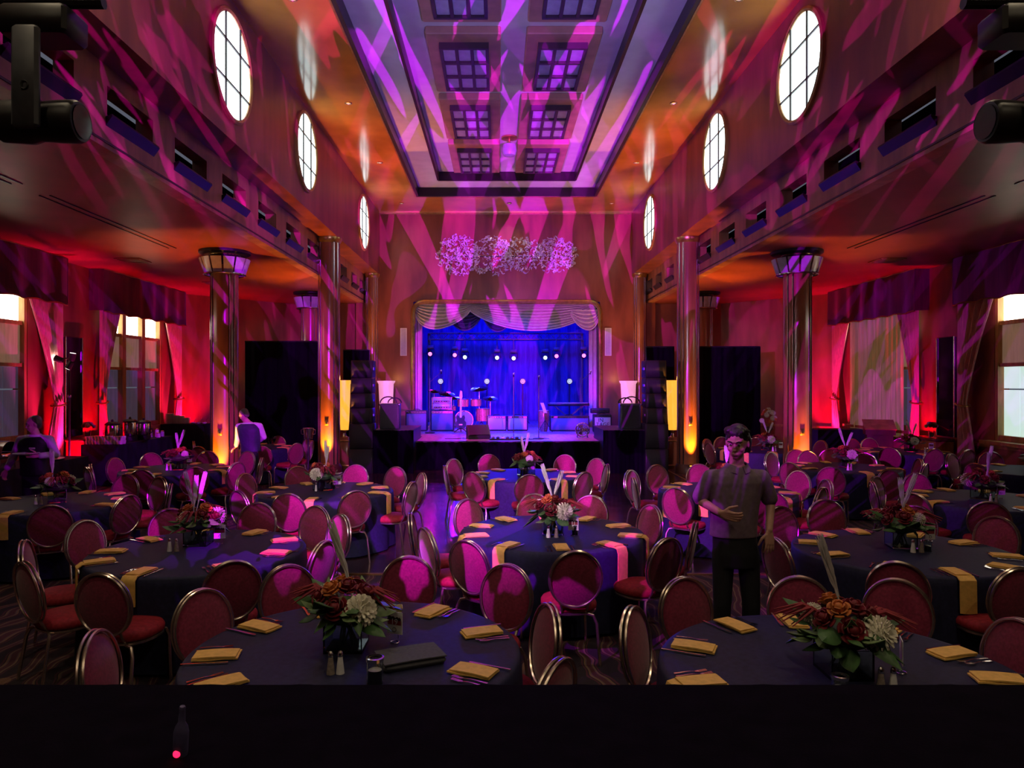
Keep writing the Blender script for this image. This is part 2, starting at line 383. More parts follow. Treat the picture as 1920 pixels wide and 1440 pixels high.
# fascias with slots
SLOTS = [5.25, 6.97, 8.69, 10.4, 12.1, 13.84, 15.6, 17.3, 19.0, 20.7, 22.2, 23.5]
SW, SZ0, SZ1 = .54, 5.28, 5.61
for nm, xf, s in (('wall_left_fascia', FL, -1), ('wall_right_fascia', FR, 1)):
    a, b = sorted((xf, xf+s*.22)); mb = MB()
    mb.bx(a, b, Y0, YB, ZA-.006, SZ0); mb.bx(a, b, Y0, YB, SZ1, ZS)
    y = Y0
    for ys in SLOTS:
        hw = SW if ys < 20 else .42
        mb.bx(a, b, y, ys-hw, SZ0, SZ1); y = ys+hw
    if y < YB: mb.bx(a, b, y, YB, SZ0, SZ1)
    fo = struct(nm, mb, M['fascia'])
    bk = MB(); c0, c1 = sorted((xf+s*.22, xf+s*.8)); bk.bx(min(xf+s*.6, xf+s*.64), max(xf+s*.6, xf+s*.64), Y0, YB, ZA+.08, ZS)
    bk.build('slot_backing', M['black_cloth'], fo, smooth=False)  # black sheet stands in for the unlit void behind the slots
    for ys in SLOTS:
        hw = SW if ys < 20 else .42
        l = MB(); p = [(xf, SZ0-.03), (xf-s*.07, SZ0+.0), (xf-s*.075, SZ0-.025), (xf, SZ0-.13)]
        l.prism(p, 'y', ys-hw-.03, ys+hw+.03); l.build('slot_ledge', M['trim_dark'], fo, smooth=False)
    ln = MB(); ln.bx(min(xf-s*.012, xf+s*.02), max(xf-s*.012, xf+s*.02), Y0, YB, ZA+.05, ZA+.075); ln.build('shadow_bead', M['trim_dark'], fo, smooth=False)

# nave ceiling: lacquered borders, tray, inner ceiling
RL, RR, RY = XC-2.7, XC+2.7, 21.8
IL, IR, IY = XC-2.0, XC+2.0, 20.96
YF = 3.5
mb = MB(); mb.bx(NL, RL, Y0, YB, ZC, ZC+.1); mb.bx(RR, NR, Y0, YB, ZC, ZC+.1); mb.bx(RL, RR, RY, YB, ZC, ZC+.1); mb.bx(RL, RR, Y0, YF, ZC, ZC+.1)
ceil = struct('ceiling', mb, M['copper'])
mb = MB(); mb.bx(RL-.1, IL, YF, RY, 8.15, 8.2); mb.bx(IR, RR+.1, YF, RY, 8.15, 8.2); mb.bx(IL, IR, IY, RY+.1, 8.15, 8.2)
struct('ceiling_tray', mb, M['plaster'])
struct('ceiling_inner', MB().bx(IL-.1, IR+.1, YF, IY+.1, 8.38, 8.45), M['plaster'])
mb = MB()
for z0, z1, xl, xr, yy, t in ((ZC-.015, 8.17, RL, RR, RY, .07), (8.125, 8.40, IL, IR, IY, .06)):
    mb.bx(xl-t*.4, xl+t*.6, YF, yy, z0, z1); mb.bx(xr-t*.6, xr+t*.4, YF, yy, z0, z1); mb.bx(xl, xr, yy-t*.2, yy+t, z0, z1)
struct('trim_2', mb, M['trim_dark'])
mb = MB(); mb.bx(RL-.06, RL-.03, YF, RY+.06, ZC-.02, ZC+.02); mb.bx(RR+.03, RR+.06, YF, RY+.06, ZC-.02, ZC+.02); mb.bx(RL-.06, RR+.06, RY+.04, RY+.10, ZC-.02, ZC+.02)
mb.bx(NL, NR, YB-.05, YB, ZC-.05, ZC)
struct('trim_3', mb, M['trim_gold'])
# hanging coffers with nine frosted panes each
cof_panel = MB().bbox(-.655, .655, -1.24, 1.24, 8.24, 8.385, .02).mesh('coffer_panel', M['coffer'], False)
fr = MB()
for i in range(4):
    x = -.41+.82*i/3; fr.bx(x-.028, x+.028, -.9, .9, 8.13, 8.24); y = -.9+1.8*i/3; fr.bx(-.438, .438, y-.03, y+.03, 8.128, 8.24)
cof_frame = fr.mesh('coffer_frame', M['coffer_frame'], False)
pane = MB().bbox(-.113, .113, -.262, .262, 8.17, 8.20, .012).mesh('pane', M['frost'], False)
for yc in (19.35, 16.48, 13.61, 10.74, 7.87):
    for side, xc in ((0, -.595), (1, 1.155)):
        row = ['nearest the stage', 'second from the stage', 'third from the stage', 'fourth from the stage', 'fifth from the stage'][[19.35,16.48,13.61,10.74,7.87].index(yc)]
        t = thing('ceiling_coffer', 'square hanging ceiling coffer with nine frosted panes, %s row, %s' % (['left','right'][side], row), 'ceiling panel', (xc, yc, 0), 0, 'ceiling coffers')
        put('panel', cof_panel, t); f_ = put('lattice', cof_frame, t)
        for i in range(3):
            for j in range(3): put('pane', pane, f_, ((-1+i)*.273, (-1+j)*.6, 0))

# aisle ceilings
for nm, x0, x1 in (('ceiling_aisle_left', OL-.2, FL-.21), ('ceiling_aisle_right', FR+.21, OR+.2)):
    struct(nm, MB().bx(x0, x1, Y0, 24.5, ZA, ZA+.06), M['aisle_ceiling'])
tr = MB()
for s in (0, 1):
    f = (lambda x: x) if s == 0 else mx
    for xo in (-6.35, -6.5):
        for y0_, y1_ in ((4, 9.6), (10.2, 14.2)):
            a, b = sorted((f(xo), f(xo)+.02)); tr.bx(a, b, y0_, y1_, ZA-.012, ZA)
struct('trim_4', tr, M['trim_dark'])
vent = MB().bbox(-.28, .28, -.28, .28, -.02, 0, .008).mesh('ceiling_vent', M['aisle_ceiling'], False)
vin = MB()
for i in range(5): vin.bx(-.23, .23, -.2+i*.1-.02, -.2+i*.1+.02, -.03, -.02)
vin = vin.mesh('louvre', M['fascia'], False)
for sname, f in (('left', lambda x: x), ('right', mx)):
    for nm, vx_, vy_ in (('near', -7.7, 10.3), ('middle', -7.9, 15.6), ('far', -7.5, 19.2)):
        t = thing('ceiling_vent', 'small square louvred vent in the %s aisle ceiling, %s' % (sname, {'near':'nearest the viewer','middle':'middle of three','far':'nearest the stage'}[nm]), 'vent', (f(vx_), vy_, ZA), 0, 'aisle ceiling vents')
        put('vent_plate', vent, t); put('louvre', vin, t)

# proscenium wall with the stage opening
OPL, OPR, OPZ = PX(775, YB), PX(1125, YB), PZ(566, YB)
mb = MB(); mb.bx(FL-.3, OPL, YB, YB+.3, 0, 8.6); mb.bx(OPR, FR+.3, YB, YB+.3, 0, 8.6); mb.bx(OPL, OPR, YB, YB+.3, OPZ, 8.6)
struct('wall_back', mb, M['veneer'])
pf = MB(); rr_ = .35
path = [(OPL, YB-.05, .74), (OPL, YB-.05, OPZ-rr_)] + [(OPL+rr_-rr_*math.cos(a), YB-.05, OPZ-rr_+rr_*math.sin(a)) for a in (R(22), R(45), R(68))] + [(OPL+rr_, YB-.05, OPZ), (OPR-rr_, YB-.05, OPZ)] + [(OPR-rr_+rr_*math.sin(a), YB-.05, OPZ-rr_+rr_*math.cos(a)) for a in (R(22), R(45), R(68))] + [(OPR, YB-.05, OPZ-rr_), (OPR, YB-.05, .74)]
pf.tube(path, .075, 8); struct('trim_5', pf, M['trim_gold'], smooth=True)
# aisle end walls and the slanted corner walls
for nm, f in (('wall_left_end', lambda x: x), ('wall_right_end', mx)):
    mb = MB(); a, b = sorted((f(-7.07), f(FL-.2))); mb.bx(a, b, 24.3, 24.5, 0, ZA+.1)
    p = [(f(OL-.2), 21.2), (f(-7.0), 24.3), (f(-7.0), 24.5), (f(OL-.2), 21.5)]; mb.prism(p, 'z', 0, ZA+.1)
    struct(nm, mb, M['veneer'])
dado = MB()
for f in ((lambda x: x), mx):
    p = [(f(OL+.02), 21.3), (f(-7.06), 24.22), (f(-7.1), 24.27), (f(OL), 21.38)]; dado.prism(p, 'z', .86, .93)
struct('trim_6', dado, M['frame_wood'])

# oval (round) clerestory windows
def clip_rect(pts, x0, x1, y0, y1):
    def cut(ps, inside, inter):
        out = []
        for i in range(len(ps)):
            a, b = ps[i-1], ps[i]
            if inside(b):
                if not inside(a): out.append(inter(a, b))
                out.append(b)
            elif inside(a): out.append(inter(a, b))
        return out
    def ix(x): return lambda a, b: (x, a[1]+(b[1]-a[1])*(x-a[0])/(b[0]-a[0]))
    def iy(y): return lambda a, b: (a[0]+(b[0]-a[0])*(y-a[1])/(b[1]-a[1]), y)
    for ins, it in ((lambda p: p[0] >= x0, ix(x0)), (lambda p: p[0] <= x1, ix(x1)), (lambda p: p[1] >= y0, iy(y0)), (lambda p: p[1] <= y1, iy(y1))):
        if pts: pts = cut(pts, ins, it)
    return pts
RW = .745
circ = [(RW*math.cos(2*PI*i/48), RW*math.sin(2*PI*i/48)) for i in range(48)]
k = 0
for s, xw in ((1, NL), (-1, NR)):
    for yc, zc in ((10.62, 6.90), (14.75, 6.97), (21.05, 6.92)):
        k += 1
        ring = MB(); pts = [(xw+s*.02, yc+(RW+.03)*math.cos(2*PI*i/48), zc+(RW+.03)*math.sin(2*PI*i/48)) for i in range(48)]
        ring.tube(pts, .04, 6, True)
        wo = struct('window_%d' % k, ring, M['frame_wood'], smooth=True)
        mu = MB()
        for d in (-.29, .29):
            h = math.sqrt(RW**2-d*d)
            mu.bx(min(xw, xw+s*.045), max(xw, xw+s*.045), yc+d-.012, yc+d+.012, zc-h, zc+h)
            mu.bx(min(xw, xw+s*.045), max(xw, xw+s*.045), yc-h, yc+h, zc+d-.012, zc+d+.012)
        mu.build('muntin', M['trim_dark'], wo, smooth=False)
        cuts = [-1, -.29, .29, 1]
        for i in range(3):
            for j in range(3):
                pg = clip_rect(circ, cuts[i], cuts[i+1], cuts[j], cuts[j+1])
                if len(pg) < 3: continue
                MB().prism([(yc+a, zc+b) for a, b in pg], 'x', xw+s*.004, xw+s*.022).build('pane', M['day'], wo, smooth=False)

# columns
def col_template(r, z1, plate=True):
    T = [('shaft', MB().lathe([(r,0),(r,z1)], 28).mesh('shaft', M['column'])),
         ('plinth', MB().lathe([(r+.05,0),(r+.05,.16),(r+.02,.2),(r+.005,.24)], 28).mesh('plinth', M['wood_dark'])),
         ('capital', MB().lathe([(r+.004,z1-.14),(r+.03,z1-.10),(r+.05,z1-.04),(r+.05,z1-.004)], 28).mesh('capital', M['trim_gold']))]
    for a in (-152, -128, -52, -28):
        x, y = (r)*math.cos(R(a)), (r)*math.sin(R(a))
        T.append(('metal_strip', MB().tube([(x,y,.24),(x,y,z1-.14)], .018, 6).mesh('metal_strip', M['chrome'])))
    if plate:
        T.append(('outlet_plate', MB().bbox(-.045,.045,-r-.012,-r+.02,1.2,1.33,.004).mesh('outlet_plate', M['trim_gold']), [('socket', MB().bx(-.018,.018,-r-.018,-r-.01,1.235,1.295).mesh('socket', M['black']))]))
    return T
ctall = col_template(.265, ZS); clow = col_template(.265, ZA); cback = col_template(.2, ZS, False)
ORANGE = (1.0, .30, .015)
def uplight(x, y, col, pw, tgt, label, ang=70, blend=.8, off=.30):
    t = thing('floor_uplight', label, 'uplight', (x, y, 0), 0, 'floor uplights')
    MB().lathe([(.085,0),(.09,.02),(.09,.20),(.075,.22)], 16).build('can', M['black'], t)
    MB().lathe([(.068,.221),(.068,.228)], 16).build('lens', M['led_lens_o'] if col[1] > .1 else M['led_lens_r'], t)
    l = lamp('uplight_beam', 'SPOT', (x, y, .26), col, pw, tgt, .03, ang, blend)
M['led_lens_o'] = mat('uplight_lens_orange', (.4,.2,.02), .3, 0, 0, emit=(1,.42,.03), estr=4)
M['led_lens_r'] = mat('uplight_lens_red', (.4,.0,.02), .3, 0, 0, emit=(1,.0,.08), estr=4)
for x, side in ((-4.18, 'left'), (4.72, 'right')):
    place(ctall, 'column', 'tall lacquered wood column with metal strips on the %s of the dance floor' % side, 'column', (x, 17.86, 0), 0, 'hall columns')
    uplight(x, 17.42, ORANGE, 1300, (x, 17.68, 4.2), 'small black uplight at the foot of the tall %s column' % side, 62)
    xa = -5.53 if side == 'left' else 6.07
    place(clow, 'column', 'lacquered aisle column under the nearer glass ceiling fixture on the %s' % side, 'column', (xa, 14.6, 0), 0, 'hall columns')
    uplight(xa, 14.16, ORANGE, 900, (xa, 14.42, 4.0), 'small black uplight at the foot of the %s aisle column' % side, 62)
    place(clow, 'column', 'lacquered aisle column behind the black drape on the %s' % side, 'column', (xa+(0 if side=='left' else 0), 21.3, 0), 0, 'hall columns')
    xb = -4.13 if side == 'left' else 4.67
    place(cback, 'column', 'slim column flanking the stage wall on the %s' % side, 'column', (xb, 23.72, 0), 0, 'hall columns')

# ceiling fixtures of curved glass panels round the aisle columns
gl_panel = mat('fixture_frosted_glass', (.42,.38,.52), .22, 0, .15, 8)
for side, xa in (('left', -5.53), ('right', 6.07)):
    for yy, nm in ((14.6, 'nearer'), (21.3, 'farther')):
        t = thing('ceiling_fixture', 'round ceiling fixture of slanted glass panels, %s of the two over the %s aisle' % (nm, side), 'ceiling light', (xa, yy, 0), 0, 'glass ceiling fixtures')
        MB().lathe([(.50,ZA-.001),(.50,ZA-.05),(.46,ZA-.07),(.28,ZA-.08)], 32).build('ceiling_plate', M['black'], t)
        MB().lathe([(.30,ZA-.08),(.31,ZA-.30)], 24).build('drum_core', M['trim_dark'], t)
        MB().tube([(.40*math.cos(2*PI*i/32), .40*math.sin(2*PI*i/32), ZA-.47) for i in range(32)], .018, 6, True).build('lower_ring', M['chrome'], t)
        for i in range(12):
            a0 = 2*PI*i/12
            def fn(u, v, a0=a0): 
                a = a0+(u-.5)*2*PI/12*.84; r = .385+.10*v
                return (r*math.cos(a), r*math.sin(a), ZA-.46+.30*v)
            MB().slab(fn, 5, 2, .016).build('glass_panel', gl_panel, t)

# tall black drapes on pipes either side of the stage
def drape(name, label, x0, x1, y, z1, m, n=60, amp=.03, z0=.02):
    t = thing(name, label, 'drape', ((x0+x1)/2, y, 0), 0, 'black pipe-and-drape screens')
    w_ = (x1-x0)
    def fn(u, v): return (-w_/2+w_*u, amp*math.sin(u*w_*16)+amp*.4*math.sin(u*w_*37+1), z0+(z1-z0)*v)
    MB().slab(fn, n, 4, .012).build('curtain', m, t)
    pp = MB(); pp.tube([(-w_/2,.0,z1+.012),(w_/2,.0,z1+.012)], .02, 8); pp.build('cross_pipe', M['black'], t)
    for xx in (-w_/2, w_/2):
        MB().tube([(xx,.07,0.01),(xx,.07,z1+.02)], .022, 8).build('upright', M['black'], t)
drape('black_drape', 'wide black drape screen between the left columns', -6.95, -4.6, 19.8, PZ(641, 19.8), M['black_cloth'])
drape('black_drape', 'narrow black drape screen behind the left loudspeakers', -4.5, -3.75, 21.0, PZ(657, 21.0), M['black_cloth'])
drape('black_drape', 'wide black drape screen between the right columns', 5.35, 7.22, 19.8, PZ(651, 19.8), M['black_cloth'])
drape('black_drape', 'narrow black drape screen behind the right loudspeakers', 4.35, 5.15, 21.0, PZ(651, 21.0), M['black_cloth'])

# ------------------------------------------------------------------ outer walls with curtained windows
WIN = [(11.3, 14.55), (17.35, 20.35)]        # depth ranges of the two windows in view on each side
WZ0, WZT, WZ1 = 1.08, 3.42, 4.05
kk = 6
for side, xo, s in (('left', OL, 1), ('right', OR, -1)):
    a, b = sorted((xo, xo-s*.3)); mb = MB()
    y = Y0
    for y0_, y1_ in WIN:
        mb.bx(a, b, y, y0_, 0, ZA+.1); mb.bx(a, b, y0_, y1_, 0, WZ0); mb.bx(a, b, y0_, y1_, WZ1, ZA+.1); y = y1_
    mb.bx(a, b, y, 21.6, 0, ZA+.1)
    wall = struct('wall_%s' % side, mb, M['veneer'])
    for wi, (y0_, y1_) in enumerate(WIN):
        kk += 1
        xi = xo - s*.10
        def lx(d0, d1): return tuple(sorted((xi+s*d0, xi+s*d1)))
        f = MB(); n3 = 3; wd = (y1_-y0_)/n3
        for i in range(n3+1):
            yy = y0_+wd*i; f.bx(*lx(-.05, .09), yy-.085, yy+.085, WZ0, WZ1)
        for z, h in ((WZ0+.05,.06),(WZT+.02,.04),(WZ1,.05),(2.60,.035)): f.bx(*lx(-.05, .06), y0_, y1_, z-h, z+h)
        wo = struct('window_%d' % kk, f, M['frame_wood'])
        MB().bx(*lx(.0, .32), y0_-.15, y1_+.15, WZ0-.07, WZ0).build('sill', M['frame_wood'], wo, smooth=False)
        for i in range(n3):
            ya, yb = y0_+wd*i+.08, y0_+wd*(i+1)-.08
            MB().bx(*lx(-.05,-.03), ya, yb, WZT+.05, WZ1-.04).build('transom_pane', M['day_warm'], wo, smooth=False)
            # middle: shade panel in two leaves; lower: four-light casement
            for q in range(2):
                yq0, yq1 = ya+(yb-ya)*q/2, ya+(yb-ya)*(q+1)/2
                MB().bx(*lx(-.03, .0), yq0+.006, yq1-.006, 2.635, WZT-.02).build('shade_leaf', M['shade'], wo, smooth=False)
                for z0_, z1_ in ((WZ0+.11, 2.10), (2.13, 2.56)):
                    bright = side == 'right' and wi == 0
                    MB().bx(*lx(-.045,-.03), yq0+.012, yq1-.012, z0_, z1_).build('pane', M['day_green'] if bright else M['lowpane'], wo, smooth=False)
    # dado rail
    MB().bx(min(xo, xo+s*.06), max(xo, xo+s*.06), Y0, 21.2, .93, 1.0).build('dado_rail', M['frame_wood'], wall, smooth=False)

def valance(side, xo, s, y0_, y1_, which):
    t = thing('window_valance', 'dark red velvet valance over the %s window on the %s wall' % (which, side), 'valance', (xo, (y0_+y1_)/2, 0), 0, 'window valances')
    w_ = y1_-y0_
    def fn(u, v): return (s*(.34+.025*math.sin(u*w_*9)*(1-.3*v)), -w_/2+w_*u, 3.90+.014*math.sin(u*w_*9+1)*(1-v)+(ZA-3.92)*v)
    MB().slab(fn, 60, 5, .02).build('pelmet', M['valance'], t)
    for e in (-1, 1):
        MB().bx(min(0,s*.34), max(0,s*.34), e*w_/2-.012, e*w_/2+.012, 3.93, ZA-.01).build('return', M['valance'], t, smooth=False)
    tr_ = MB(); tr_.tube([(fn(i/60,0)[0]+s*.014, fn(i/60,0)[1], fn(i/60,0)[2]) for i in range(61)], .016, 5); tr_.build('fringe', M['trim_gold'], t)
def curtain(side, xo, s, yA, yB, tie, label, zt=1.78):
    """curtain gathered to the wall at yA side: full width at the top, tied at zt, falling straight below"""
    t = thing('tied_curtain', label, 'curtain', (xo, yA, 0), 0, 'tied window curtains')
    d = yB-yA
    def wid(z):
        if z > zt: q = (z-zt)/(4.2-zt); return .22+(1-.22)*min(1, q)**1.25
        q = (zt-z)/zt; return .22+.24*min(1, q*1.6)**.8
    def fn(u, v):
        z = .03+(4.2-.03)*v; W = wid(z); dd = abs(d)*W; depth = .05+.07*(1-abs(2*u-1))*(.25/W)**.6
        return (s*(.16+depth+.05*math.sin(u*34)*(.5+.5*W)), math.copysign(dd*u, d), z)
    MB().slab(fn, 44, 22, .012).build('fabric', M['curtain'], t)
    MB().tube([(s*(.22+.13*math.cos(2*PI*i/14)), math.copysign(abs(d)*.11,d)+abs(d)*.125*math.sin(2*PI*i/14), zt+.03*math.sin(2*PI*i/14)) for i in range(14)], .022, 6, True).build('tie_band', M['trim_gold'], t)
RED = (1.0, .0, .045)
for side, xo, s in (('left', OL, 1), ('right', OR, -1)):
    valance(side, xo, s, 10.7, 15.35, 'nearer'); valance(side, xo, s, 16.75, 21.1, 'farther')
    curtain(side, xo, s, 15.35, 14.1, 1, 'rose curtain tied back on the stage side of the nearer %s window' % side)
    curtain(side, xo, s, 16.8, 17.75, 1, 'rose curtain tied back on the near side of the farther %s window' % side)
    curtain(side, xo, s, 21.1, 20.0, 1, 'rose curtain tied back on the stage side of the farther %s window' % side)
    # tall dark mirror panel in the pier
    t = thing('pier_mirror', 'tall dark mirror panel with glowing metal edges between the %s windows' % side, 'mirror', (xo, 16.05, 0), 0, 'pier mirrors')
    MB().bx(min(0,s*.05), max(0,s*.05), -.30, .30, 1.05, 3.25).build('mirror_plate', mat('dark_mirror', (.03,.02,.03), .06, .6, .1, 4), t, smooth=False)
    e = MB(); e.tube([(s*.06,-.31,1.05),(s*.06,-.31,3.26),(s*.06,.31,3.26),(s*.06,.31,1.05)], .018, 6); e.build('edge_strip', M['chrome'], t)
    for yy, nm in ((15.62, 'left of'), (16.5, 'right of')):
        uplight(xo+s*.42, yy, RED, 640, (xo+s*.10, yy, 3.2), 'small red uplight on the floor %s the %s pier mirror' % ({'left of':'near side of','right of':'stage side of'}[nm], side), 80)
    uplight(xo+s*.55, 21.0, RED, 760, (xo+s*.3, 21.3, 3.2), 'small red uplight in the slanted corner on the %s' % side, 90)
    lamp('curtain_glow', 'SPOT', (xo+s*.75, 15.0, .35), (1,.02,.35), 700, (xo+s*.2, 15.15, 2.2), .04, 60, .8)
    lamp('curtain_glow', 'SPOT', (xo+s*.75, 20.6, .35), (1,.02,.30), 560, (xo+s*.2, 20.8, 2.2), .04, 60, .8)
# sheer curtain drawn across the farther right window
t = thing('sheer_curtain', 'tan sheer curtain drawn across the farther right window', 'curtain', (OR, 18.85, 0))
MB().slab(lambda u, v: (-.17-.035*math.sin(u*75)-.02*math.sin(u*31), -1.35+2.7*u, .9+3.1*v), 110, 4, .008).build('fabric', M['sheer'], t)

# ------------------------------------------------------------------ the stage
ST = .74
mb = MB(); mb.bx(PX(779,18.5), PX(1127,18.5), 18.5, 20.2, .02, ST); mb.bx(-3.35, 3.95, 20.2, 28.6, .02, ST)
stg = struct('floor_stage', mb, M['stage_floor'])
sk = MB(); xl, xr = PX(779,18.5), PX(1127,18.5)
sk.slab(lambda u, v: (xl+(xr-xl)*u, 18.47+.02*math.sin(u*150), .01+(ST-.03)*v), 150, 3, .012); sk.build('stage_skirt', M['black_cloth'], stg)
MB().bx(xl-.01, xr+.01, 18.46, 18.50, ST-.03, ST+.004).build('stage_nosing', M['trim_dark'], stg, smooth=False)
for nm, a, b, c, d in (('wall_stage_left', -3.5, -3.35, 24.3, 28.7), ('wall_stage_right', 3.95, 4.1, 24.3, 28.7), ('wall_stage_back', -3.5, 4.1, 28.6, 28.8)):
    struct(nm, MB().bx(a, b, c, d, .02, 6.4), M['black_cloth'])
struct('ceiling_stage', MB().bx(-3.5, 4.1, 24.3, 28.8, 6.2, 6.4), M['black_cloth'])
# backdrop curtain
t = thing('stage_backdrop', 'dark pleated backdrop curtain at the rear of the stage', 'backdrop', (.3, 28.2, 0))
bd = mat('backdrop_velvet', (.05,.05,.24), .8, 0, .3, 8, (6,6,.3))
MB().slab(lambda u, v: (-3.5+7*u, .05*math.sin(u*110), ST+.01+5.3*v), 160, 3, .015).build('fabric', bd, t)
# side tabs (purple lit) inside the opening
for side, x0, x1 in (('left', OPL+.02, PX(792,24.5)), ('right', PX(1104,24.5), OPR-.02)):
    t = thing('stage_leg_curtain', 'pleated side curtain at the %s edge of the stage opening' % side, 'curtain', ((x0+x1)/2, 24.45, 0), 0, 'stage leg curtains')
    w_ = x1-x0
    MB().slab(lambda u, v: (-w_/2+w_*u, .04*math.sin(u*w_*48), ST+.01+(OPZ-ST-.3)*v), 36, 3, .012).build('fabric', M['swag'], t)
# swag valance
def swag(name, label, px0, px1, pytop, pysag, Y, m, folds=7, skew=0.0, nb=.0):
    x0, x1 = PX(px0, Y), PX(px1, Y); zt = PZ(pytop, Y); dep = zt-PZ(pysag, Y)
    t = thing(name, label, 'swag', ((x0+x1)/2, Y, zt), 0, 'stage valance swags')
    w_ = x1-x0
    def fn(u, v):
        par = 4*u*(1-u)
        uu = u+skew*par*v*.5
        sag = dep*(nb*v+(1-nb)*v*par**.75)
        return (-w_/2+w_*uu, -.12*par*v-.065*par**.5*math.sin(v*folds*2*PI), -sag)
    MB().slab(fn, 40, folds*7, .01).build('fabric', m, t)
    pts = [fn(i/39, 1) for i in range(40)]
    MB().tube(pts, .022, 6).build('hem_cord', m, t)
swag('stage_swag', 'dark draped swag hanging behind the left pair of stage swags', 838, 905, 584, 620, 24.30, M['swag_dark'], 5)
swag('stage_swag', 'dark draped swag hanging under the long cream swag', 905, 962, 590, 622, 24.30, M['swag_dark'], 5)
swag('stage_swag', 'cream draped swag at the left end of the stage valance', 776, 882, 569, 617, 24.12, M['swag'], 7, -.25, .25)
swag('stage_swag', 'longest cream draped swag sweeping over the stage', 868, 1122, 569, 620, 24.16, M['swag'], 9, .05, .0)
swag('stage_swag', 'short cream draped swag at the right end of the stage valance', 1070, 1124, 580, 619, 24.10, M['swag'], 5, .2, .2)

# crystal wall sculpture of three clusters over the stage
t = thing('crystal_sculpture', 'wide sculpture of curled clear crystal ribbons on the wall over the stage', 'sculpture', (PX(950,23.6), 23.75, PZ(478,23.6)))
rg = random.Random(5)
def curlset(cx, cz, rx, rz, n):
    mb = MB()
    for i in range(n):
        while True:
            a, b = rg.uniform(-1,1), rg.uniform(-1,1)
            if a*a+b*b < 1: break
        c = Vector((cx+a*rx, rg.uniform(-.45,.05)*(1.2-a*a-b*b), cz+b*rz))
        d = Vector((rg.gauss(0,1), rg.gauss(0,.6), rg.gauss(0,1))).normalized(); e = d.orthogonal().normalized()
        r = rg.uniform(.03,.10); span = rg.uniform(1.2, 3.8); ph = rg.uniform(0,6); wd = rg.uniform(.010,.028); pit = rg.uniform(-.05,.05)
        f_ = d.cross(e)
        def fn(u, v):
            an = ph+span*u; q = c+(d*math.cos(an)+e*math.sin(an))*r*(1-.4*u)+f_*(pit*u+(v-.5)*wd*2)
            return tuple(q)
        mb.slab(fn, 8, 2, .008)
    return mb
for cx, rx, n in ((-1.58, .72, 330), (-.52, .74, 230), (.50, .74, 240), (1.60, .70, 340)):
    o = curlset(cx, rg.uniform(-.07,.07), rx, rg.uniform(.56,.70), n).build('crystal_cluster', M['crystal'], t); o['kind'] = 'stuff'
arm = MB(); arm.tube([(-2.1,.05,0),(2.1,.05,0)], .03, 8)
for x in (-1.6,-.5,.5,1.6): arm.tube([(x,.05,0),(x,.30,0)], .02, 6)
arm.build('mounting_bar', M['chrome'], t)
# wall grilles beside the opening
for side, px in (('left', 756.5), ('right', 1140.5)):
    x = PX(px, 23.95); z0, z1 = PZ(667,23.95), PZ(615,23.95)
    t = thing('wall_grille', 'upright framed grille on the wall just %s of the stage opening' % side, 'grille', (x, 23.99, 0), 0, 'wall grilles')
    f = MB(); f.bx(-.11,-.085,-.03,0,z0,z1); f.bx(.085,.11,-.03,0,z0,z1); f.bx(-.085,.085,-.03,0,z0,z0+.025); f.bx(-.085,.085,-.03,0,z1-.025,z1); f.build('frame', M['white'], t, smooth=False)
    MB().bx(-.085,.085,-.008,0,z0+.025,z1-.025).build('mesh_panel', M['frost'], t, smooth=False)
    for i in range(6): MB().bx(-.07+i*.028-.004, -.07+i*.028+.004, -.014, -.008, z0+.03, z1-.03).build('bar', M['white'], t, smooth=False)

# side blocks, loudspeaker stacks
for side, x0, x1 in (('left', PX(703,17.9), PX(777,17.9)), ('right', PX(1129,17.9), PX(1206,17.9))):
    t = thing('draped_riser', 'black draped block beside the %s corner of the stage' % side, 'riser', ((x0+x1)/2, 18.6, 0), 0, 'draped side blocks')
    w_ = x1-x0
    MB().bx(-w_/2+.02, w_/2-.02, -.88, .98, .02, 1.06).build('platform', M['black'], t, smooth=False)
    MB().slab(lambda u, v: (-w_/2+w_*u, -.90+.012*math.sin(u*60), .015+1.055*v), 50, 3, .01).build('skirt', M['black_cloth'], t)
    MB().bx(-w_/2, w_/2, -.9, 1.0, 1.062, 1.08).build('top_board', M['black'], t, smooth=False)
def speaker(label, x0, x1, y, z0, z1, d=.55, tilt=0):
    t = thing('loudspeaker', label, 'loudspeaker', ((x0+x1)/2, y, z0), 0, 'stacked loudspeakers'); w_ = x1-x0; h = z1-z0-.006
    MB().bbox(-w_/2, w_/2, 0, d, 0, h, .02).build('cabinet', M['black'], t)
    MB().bbox(-w_/2+.03, w_/2-.03, -.018, .004, .03, h-.03, .008).build('grille', M['grille'], t)
    for e in (-1, 1):
        MB().bx(e*(w_/2)-.012, e*(w_/2)+.012, .15, .35, h*.45, h*.6).build('handle', M['steel'], t, smooth=False)
for side, pa, pb, q in (('left', 658, 702, 1), ('right', 1206, 1249, -1)):
    x0, x1 = PX(pa, 17.9), PX(pb, 17.9)
    zs = [0, .62, 1.24, 1.62, 1.98, 2.36, 2.80]
    nm = ['bottom', 'second from the bottom', 'third from the bottom', 'fourth from the bottom', 'fifth from the bottom', 'topmost']
    for i in range(6):
        ins = 0 if i < 2 else .03
        speaker('black loudspeaker cabinet, %s of the stack %s of the stage' % (nm[i], side), x0+ins, x1-ins, 17.65+(0 if i < 2 else .03*(i-2)), zs[i]+.002, zs[i+1])
